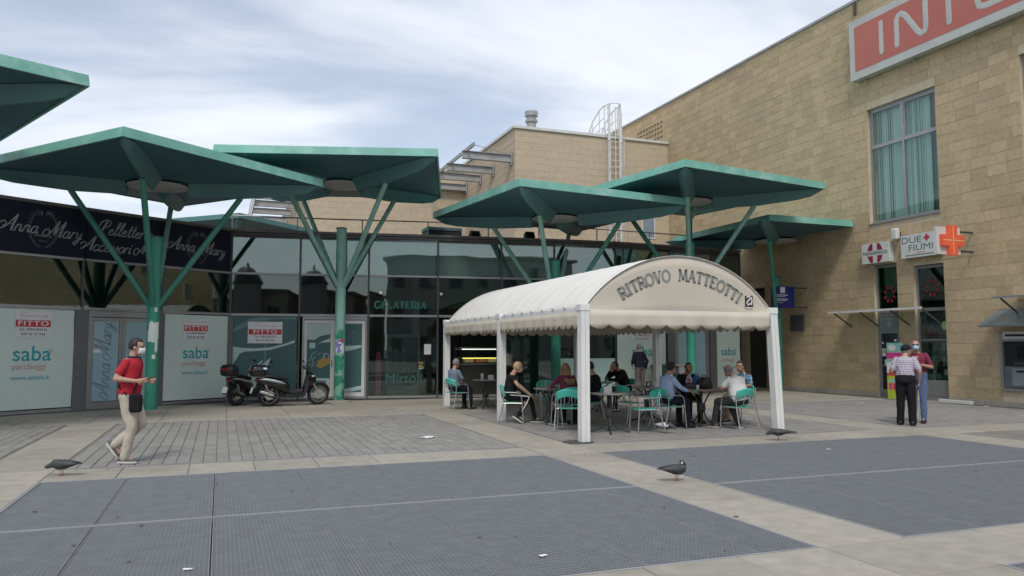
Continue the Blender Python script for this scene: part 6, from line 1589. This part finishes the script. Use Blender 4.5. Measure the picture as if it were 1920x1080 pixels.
    if look.get('cap'):
        b=MB(); n=20; rings=[[hd+HM@(V3(0,-.008,.03)+V3(.086*r_*math.cos(2*math.pi*k/n),.106*r_*math.sin(2*math.pi*k/n),z)) for k in range(n)] for z,r_ in ((-.005,1),(.04,1.0),(.075,.82),(.095,.5),(.102,.1))]; b.loft(rings); cp=b.build('cap',look['cap'],P,world=False,smooth=True)
        b=MB(); b.loft([[hd+HM@V3(x*w,y,z+dz) for x,dz in ((-1,0),(1,0),(1,.01),(-1,.01))] for y,z,w in ((.07,.035,.075),(.12,.03,.065),(.165,.018,.04))]); b.build('cap_peak',look['cap'],cp,world=False)
    for s in (-1,1):
        b=MB(); b.ell(hd+HM@V3(s*.030,.083,.014),(.0125,.008,.007),8,6,HM); b.build('eye','lens_black',P,world=False,smooth=True)
    if look.get('glasses'):
        b=MB()
        for s in (-1,1): b.ell(hd+HM@V3(s*.032,.098,.012),(.028,.006,.02),10,8,HM); b.tube([hd+HM@V3(s*.06,.092,.018),hd+HM@V3(s*.08,.0,.015)],.003,5)
        b.tube([hd+HM@V3(-.01,.102,.016),hd+HM@V3(.01,.102,.016)],.003,5); b.build('glasses','lens_black',P,world=False)
    if look.get('mask'):
        n=12; V=[];F_=[]
        for i in range(7):
            z=-.012-.085*i/6
            for j in range(n+1):
                a=R(-70+140*j/n); rr=1.0-.35*max(0,(i-3)/3)**2*.6
                V.append(hd+HM@V3(.070*math.sin(a)*(1-.05*i/6)*rr,.012+.108*math.cos(a)*(1-.0*i)*(rr)-.01*abs(i-2)/4,z))
        for i in range(6):
            for j in range(n): F_.append((i*(n+1)+j,i*(n+1)+j+1,(i+1)*(n+1)+j+1,(i+1)*(n+1)+j))
        b=MB(); b.add(V,F_); o=b.build('face_mask',look['mask'],P,world=False,smooth=True); q=o.modifiers.new('t','SOLIDIFY'); q.thickness=.004
        for s in (-1,1):
            MB().tube([hd+HM@V3(s*.066,.045,-.03),hd+HM@V3(s*.079,-.015,-.0)],.002,4).build('mask_loop',look['mask'],P,world=False)
    return P
def sit(dx=0,lean=.05,head=(0,.06,0),**k):
    J=dict(pelvis=(0,-.08,.565),chest=(0,-.10+lean,1.0),head=(head[0],-.06+lean+head[1],1.20+head[2]),
      elb_r=(.24,-.02+lean,.80),wri_r=(.18,.22,.76),elb_l=(-.24,-.02+lean,.80),wri_l=(-.18,.22,.76),
      kne_r=(.12,.34,.52),ank_r=(.13,.36,.085),kne_l=(-.12,.34,.52),ank_l=(-.13,.36,.085),palm_r=(0,0,-1),palm_l=(0,0,-1)); J.update(k); return J
def stand(**k):
    J=dict(pelvis=(0,0,.94),chest=(0,.01,1.435),head=(0,.035,1.635),elb_r=(.25,-.03,1.14),wri_r=(.26,.06,.90),elb_l=(-.25,-.03,1.14),wri_l=(-.26,.06,.90),
      kne_r=(.10,.015,.50),ank_r=(.11,-.02,.085),kne_l=(-.10,.015,.50),ank_l=(-.11,-.02,.085)); J.update(k); return J
# --- man walking left
w1=person('man in red polo shirt and beige trousers walking past the green column, masked',(-1.18,11.95,0),-18,
  stand(pelvis=(0,0,.925),chest=(0,.035,1.42),head=(0,.085,1.625),hyaw=12,hpitch=4,twist=-6,
    elb_r=(.245,-.075,1.165),wri_r=(.20,.175,1.13),hand_r=(-.15,1,.05),palm_r=(-1,0,.1),curl_r=.7,
    elb_l=(-.235,.0,1.15),wri_l=(-.10,.24,1.13),hand_l=(.4,1,.05),palm_l=(1,0,.1),curl_l=.7,
    kne_r=(.085,.09,.50),ank_r=(.085,.01,.085),toe_r=(.05,1,0),kne_l=(-.085,.145,.53),ank_l=(-.085,-.20,.235),toe_l=(0,.62,-.78)),
  dict(top='c_red',legs='c_beige',collar='c_navy',hair='short',hair_m='hair_dark',mask='mask_white',shoe='c_shoe',sole='c_sole',sleeve=.62,hem_f=-.02,fat=1.1,leg_r=1.12),1,vox=.009)
MB().tube([V3(-.11,.09,1.45),V3(-.03,.148,1.36),V3(.05,.152,1.20),V3(.11,.14,1.05),V3(.16,.115,.94)],.011,6).build('bag_strap','c_black',w1,world=False)
MB().tube([V3(-.11,.09,1.45),V3(-.095,-.01,1.465),V3(-.04,-.085,1.38),V3(.06,-.10,1.22),V3(.15,-.075,1.05),V3(.19,.05,.95)],.011,6).build('bag_strap','c_black',w1,world=False)
b=MB(); b.box((.17,.17,.83),(.08,.17,.25),bev=.025); b.build('shoulder_bag','c_black',w1,world=False)
ph=thing('phone_and_glasses','dark phone and folded spectacles held by the walking man','phone',(-1.18,11.95,0),R(-18-90))
b=MB(); b.box((.12,.335,1.165),(.075,.15,.010),M=Matrix.Rotation(R(14),3,'X'),bev=.003); b.build('phone','phone_black',ph,world=False)
MB().tube([(.15,.25,1.125),(.155,.33,1.105),(.14,.38,1.12)],.004,5).build('glasses_arm','phone_black',ph,world=False)
# --- two men talking on the right
person('elderly man in checked shirt, black trousers and dark cap, seen from behind',(13.12,11.95,0),38,
  stand(pelvis=(0,0,.91),chest=(0,.06,1.375),head=(.03,.14,1.545),hyaw=-38,hpitch=-14,twist=-4,elb_r=(.27,-.02,1.10),wri_r=(.24,.09,.87),elb_l=(-.24,.02,1.10),wri_l=(-.12,.24,1.06),ank_l=(-.12,.05,.085),palm_l=(1,0,.2)),
  dict(top='c_plaid',legs='c_black',cap='c_dknavy',hair='bald',hair_m='hair_grey',sleeve=.80,hem_f=.08,fat=1.15,leg_r=1.22,shoe='c_shoeblk',hem=-.03),2,vox=.0095)
person('bald masked man in maroon shirt and jeans, facing the man with the cap',(13.86,12.30,0),-150,
  stand(pelvis=(0,0,.95),chest=(0,.03,1.45),head=(0,.10,1.64),hyaw=14,hpitch=-12,elb_r=(.25,.05,1.16),wri_r=(.05,.26,1.29),hand_r=(-.5,.6,.35),palm_r=(0,-1,.2),elb_l=(-.27,.0,1.17),wri_l=(-.12,.25,1.22),hand_l=(.6,.6,.1),palm_l=(.3,-.4,1),kne_l=(-.10,.05,.5),ank_l=(-.10,.06,.085),ank_r=(.12,-.04,.085)),
  dict(top='c_maroon2',legs='c_jeans',mask='mask_blue',glasses=True,skin='skin_red',hair='bald',hair_m='hair_grey',sleeve=.75,hem_f=.06,fat=1.2,leg_r=1.05,shoe='c_shoeblk'),3,vox=.0095)
# --- seated under the tent
s4=person('blonde woman in black top with sunglasses, seated by the left tent post',(5.76,15.22,0),-22,
  sit(lean=.10,head=(0,.09,-.01),hpitch=-4,elb_r=(.235,.12,.80),wri_r=(.14,.33,.63),hand_r=(-.1,1,-.45),elb_l=(-.22,.12,.80),wri_l=(-.12,.34,.62),hand_l=(.1,1,-.5),kne_r=(.10,.36,.54),ank_r=(.09,.12,.16),toe_r=(0,.75,-.5),kne_l=(-.10,.38,.53),ank_l=(-.10,.47,.085)),
  dict(top='c_black',legs='c_black',hair='bob',hair_m='hair_blonde',glasses=True,sleeve=.35,hem_f=.05,slim=.88,wid=.9,leg_r=.8,sole='c_sole'),4)
for s in (1,):
    MB().tube([V3(.19,-.04,.60),V3(.19,.16,.585),V3(.165,.36,.565),V3(.155,.30,.42),V3(.145,.20,.26)],.014,6).build('white_stripe','c_white',s4,world=False)
person('woman with long fair hair and maroon top, seated with her back turned',(6.55,14.2,0),95,
  sit(lean=.12,head=(.03,.06,-.03),hyaw=-25,elb_l=(-.30,.08,.82),wri_l=(-.20,.30,.78),elb_r=(.24,.08,.80)),dict(top='c_maroon',legs='c_black',hair='long',hair_m='hair_brown',sleeve=1.4,hem_f=-.02,slim=.9,wid=.92,leg_r=.85,skin='skin_tan',sole='c_sole'),5)
person('dark-haired person in black behind the front tent post, seated beside the long-haired woman',(7.28,14.5,0),150,
  sit(lean=.08,head=(0,.06,0)),dict(top='c_black',legs='c_black',hair='short',hair_m='hair_dark',sleeve=1.8,hem_f=-.02),6)
person('man in black seated with his head propped on his hand',(9.45,17.1,0),188,
  sit(lean=.24,head=(0,.12,-.06),hpitch=-18,elb_r=(.20,.38,.80),wri_r=(.06,.36,1.0),hand_r=(-.1,.1,1),palm_r=(-.3,-.8,0),elb_l=(-.22,.34,.79),wri_l=(-.02,.48,.78),hand_l=(1,.3,0)),dict(top='c_black',legs='c_black',hair='short',hair_m='hair_black',sleeve=1.9,hem_f=-.02,leg_r=.95,shoe='c_white'),7)
person('man in pale blue long-sleeved shirt seated in profile',(8.28,13.18,0),5,
  sit(lean=.08,head=(0,.07,0),hyaw=4,elb_r=(.26,.10,.80),wri_r=(.20,.32,.73),hand_r=(0,1,-.15)),dict(top='c_blue',legs='c_dknavy',hair='short',hair_m='hair_dark',glasses=True,sleeve=1.75,hem_f=-.04,fat=1.15,skin='skin_red',collar='c_blue'),8)
s10=person('woman in dark cardigan over a pink flowered top, facing the plaza across the table',(9.36,14.2,0),-95,
  sit(lean=.12,head=(0,.09,-.03),hpitch=-22,wri_r=(.10,.36,.78),wri_l=(-.10,.36,.78)),dict(top='c_black',legs='c_black',hair='bob',hair_m='hair_black',sleeve=1.8,hem_f=0,slim=.95,skin='skin_tan'),9)
person('bald man in white polo shirt seated with his back to the plaza',(9.45,12.56,0),100,
  sit(lean=.17,head=(-.02,.12,-.05),hyaw=-12,elb_l=(-.30,.12,.80),wri_l=(-.22,.36,.76),elb_r=(.28,.14,.80),wri_r=(.16,.36,.76),kne_l=(-.20,.34,.52),ank_l=(-.22,.42,.085),ank_r=(.14,.12,.085)),dict(top='c_white',legs='c_dkgrey',hair='bald',hair_m='hair_grey',sleeve=.72,hem_f=-.06,fat=1.3,wid=1.1,skin='skin_red',shoe='c_shoe',sole='c_sole',collar='c_white'),10)
person('man in blue checked short-sleeved shirt and khaki trousers seated facing the table',(10.25,13.55,0),190,
  sit(lean=-.02,head=(0,.05,.01),hyaw=8,elb_l=(-.26,-.04,.80),wri_l=(-.10,.22,.74),elb_r=(.26,-.02,.80),wri_r=(.08,.24,.75),kne_l=(-.08,.34,.56),kne_r=(.10,.34,.53),ank_r=(.10,.36,.085),ank_l=(-.05,.42,.10)),dict(top='c_check',legs='c_khaki',hair='short',hair_m='hair_dark',sleeve=.72,hem_f=-.02,skin='skin_tan',collar='c_check',sole='c_sole',hem=.04),11)
person('man in grey-blue shirt seated by the open shop front',(5.66,19.0,0),20,
  sit(lean=.02,head=(0,.04,0),wri_r=(.06,.18,.70),wri_l=(-.06,.18,.70)),dict(top='c_greyblue',legs='c_dknavy',hair='short',hair_m='hair_grey',sleeve=1.5,fat=1.15,hem_f=-.02,shoe='c_shoe'),12)
# --- standing at the back
person('man in dark jacket and taupe trousers standing by the green bin, back turned',(12.62,21.75,0),95,
  stand(head=(.02,.09,1.60),hpitch=-12,elb_l=(-.27,.02,1.14),wri_l=(-.2,.16,1.04),chest=(0,.05,1.42)),dict(top='c_dknavy',legs='c_taupe',hair='short',hair_m='hair_grey',sleeve=1.9,hem_f=-.12,fat=1.25,leg_r=1.1),13)
person('person in grey shirt and black trousers bending over the shop counter',(8.32,22.45,0),75,
  stand(pelvis=(0,-.10,.93),chest=(0,.22,1.33),head=(0,.42,1.42),hpitch=-40,elb_r=(.24,.38,1.12),wri_r=(.16,.58,1.12),elb_l=(-.24,.38,1.12),wri_l=(-.16,.58,1.12)),dict(top='c_grey',legs='c_black',hair='short',hair_m='hair_black',sleeve=.6,hem_f=-.04,fat=1.1),14)
b=MB(); b.ell((0,.13,.84),(.082,.03,.16),14,10); b.ell((0,.14,.95),(.05,.03,.06),10,8); b.build('flowered_top','c_flower',s10,world=False,smooth=True)
# ================================================================ ACROSS THE SQUARE (behind the camera; seen only mirrored in the glass)
mat('far_wall',(.30,.26,.21),.9,var=.12); mat('far_wall_b',(.25,.24,.22),.9,var=.12); mat('far_dark',(.03,.032,.035),.3)
def far_block(label,u0,u1,v0,v1,h,m,rows,cols):
    t=thing('apartment_block',label,'building',((u0+u1)/2,v1,0),group='buildings across the square')
    MB().box2((u0,v0,0),(u1,v1,h)).build('wall',m,t); MB().box2((u0-.3,v0-.3,h),(u1+.3,v1+.3,h+.35)).build('roof','coping_dark',t)
    for r in range(rows):
        for c in range(cols):
            x=u0+(u1-u0)*(c+.5)/cols; z=1.2+(h-1)*(r)/rows
            MB().box2((x-.6,v1+.01,z),(x+.6,v1+.05,z+1.5)).build('window','far_dark',t)
    return t
far_block('low brown block across the square, mirrored in the shop glass',-48,-7,-52,-40,7.6,'far_wall',2,14)
far_block('taller grey block across the square, mirrored in the shop glass',-5,30,-54,-41,11.6,'far_wall_b',3,12)
far_block('long brown block across the square beyond the grey one',32,75,-52,-38,8.5,'far_wall',2,14)
d=thing('domed_tower','dark domed tower across the square, mirrored in the shop glass','tower',(-11,-39,0))
MB().cyl((-11,-38.2,0),(-11,-38.2,8.4),1.5,n=16).build('shaft','far_wall_b',d); MB().lathe([(1.7,0),(1.6,.4),(1.35,1.0),(.8,1.5),(.2,1.75),(.08,2.2)],(-11,-38.2,8.4),16).build('dome','far_dark',d)
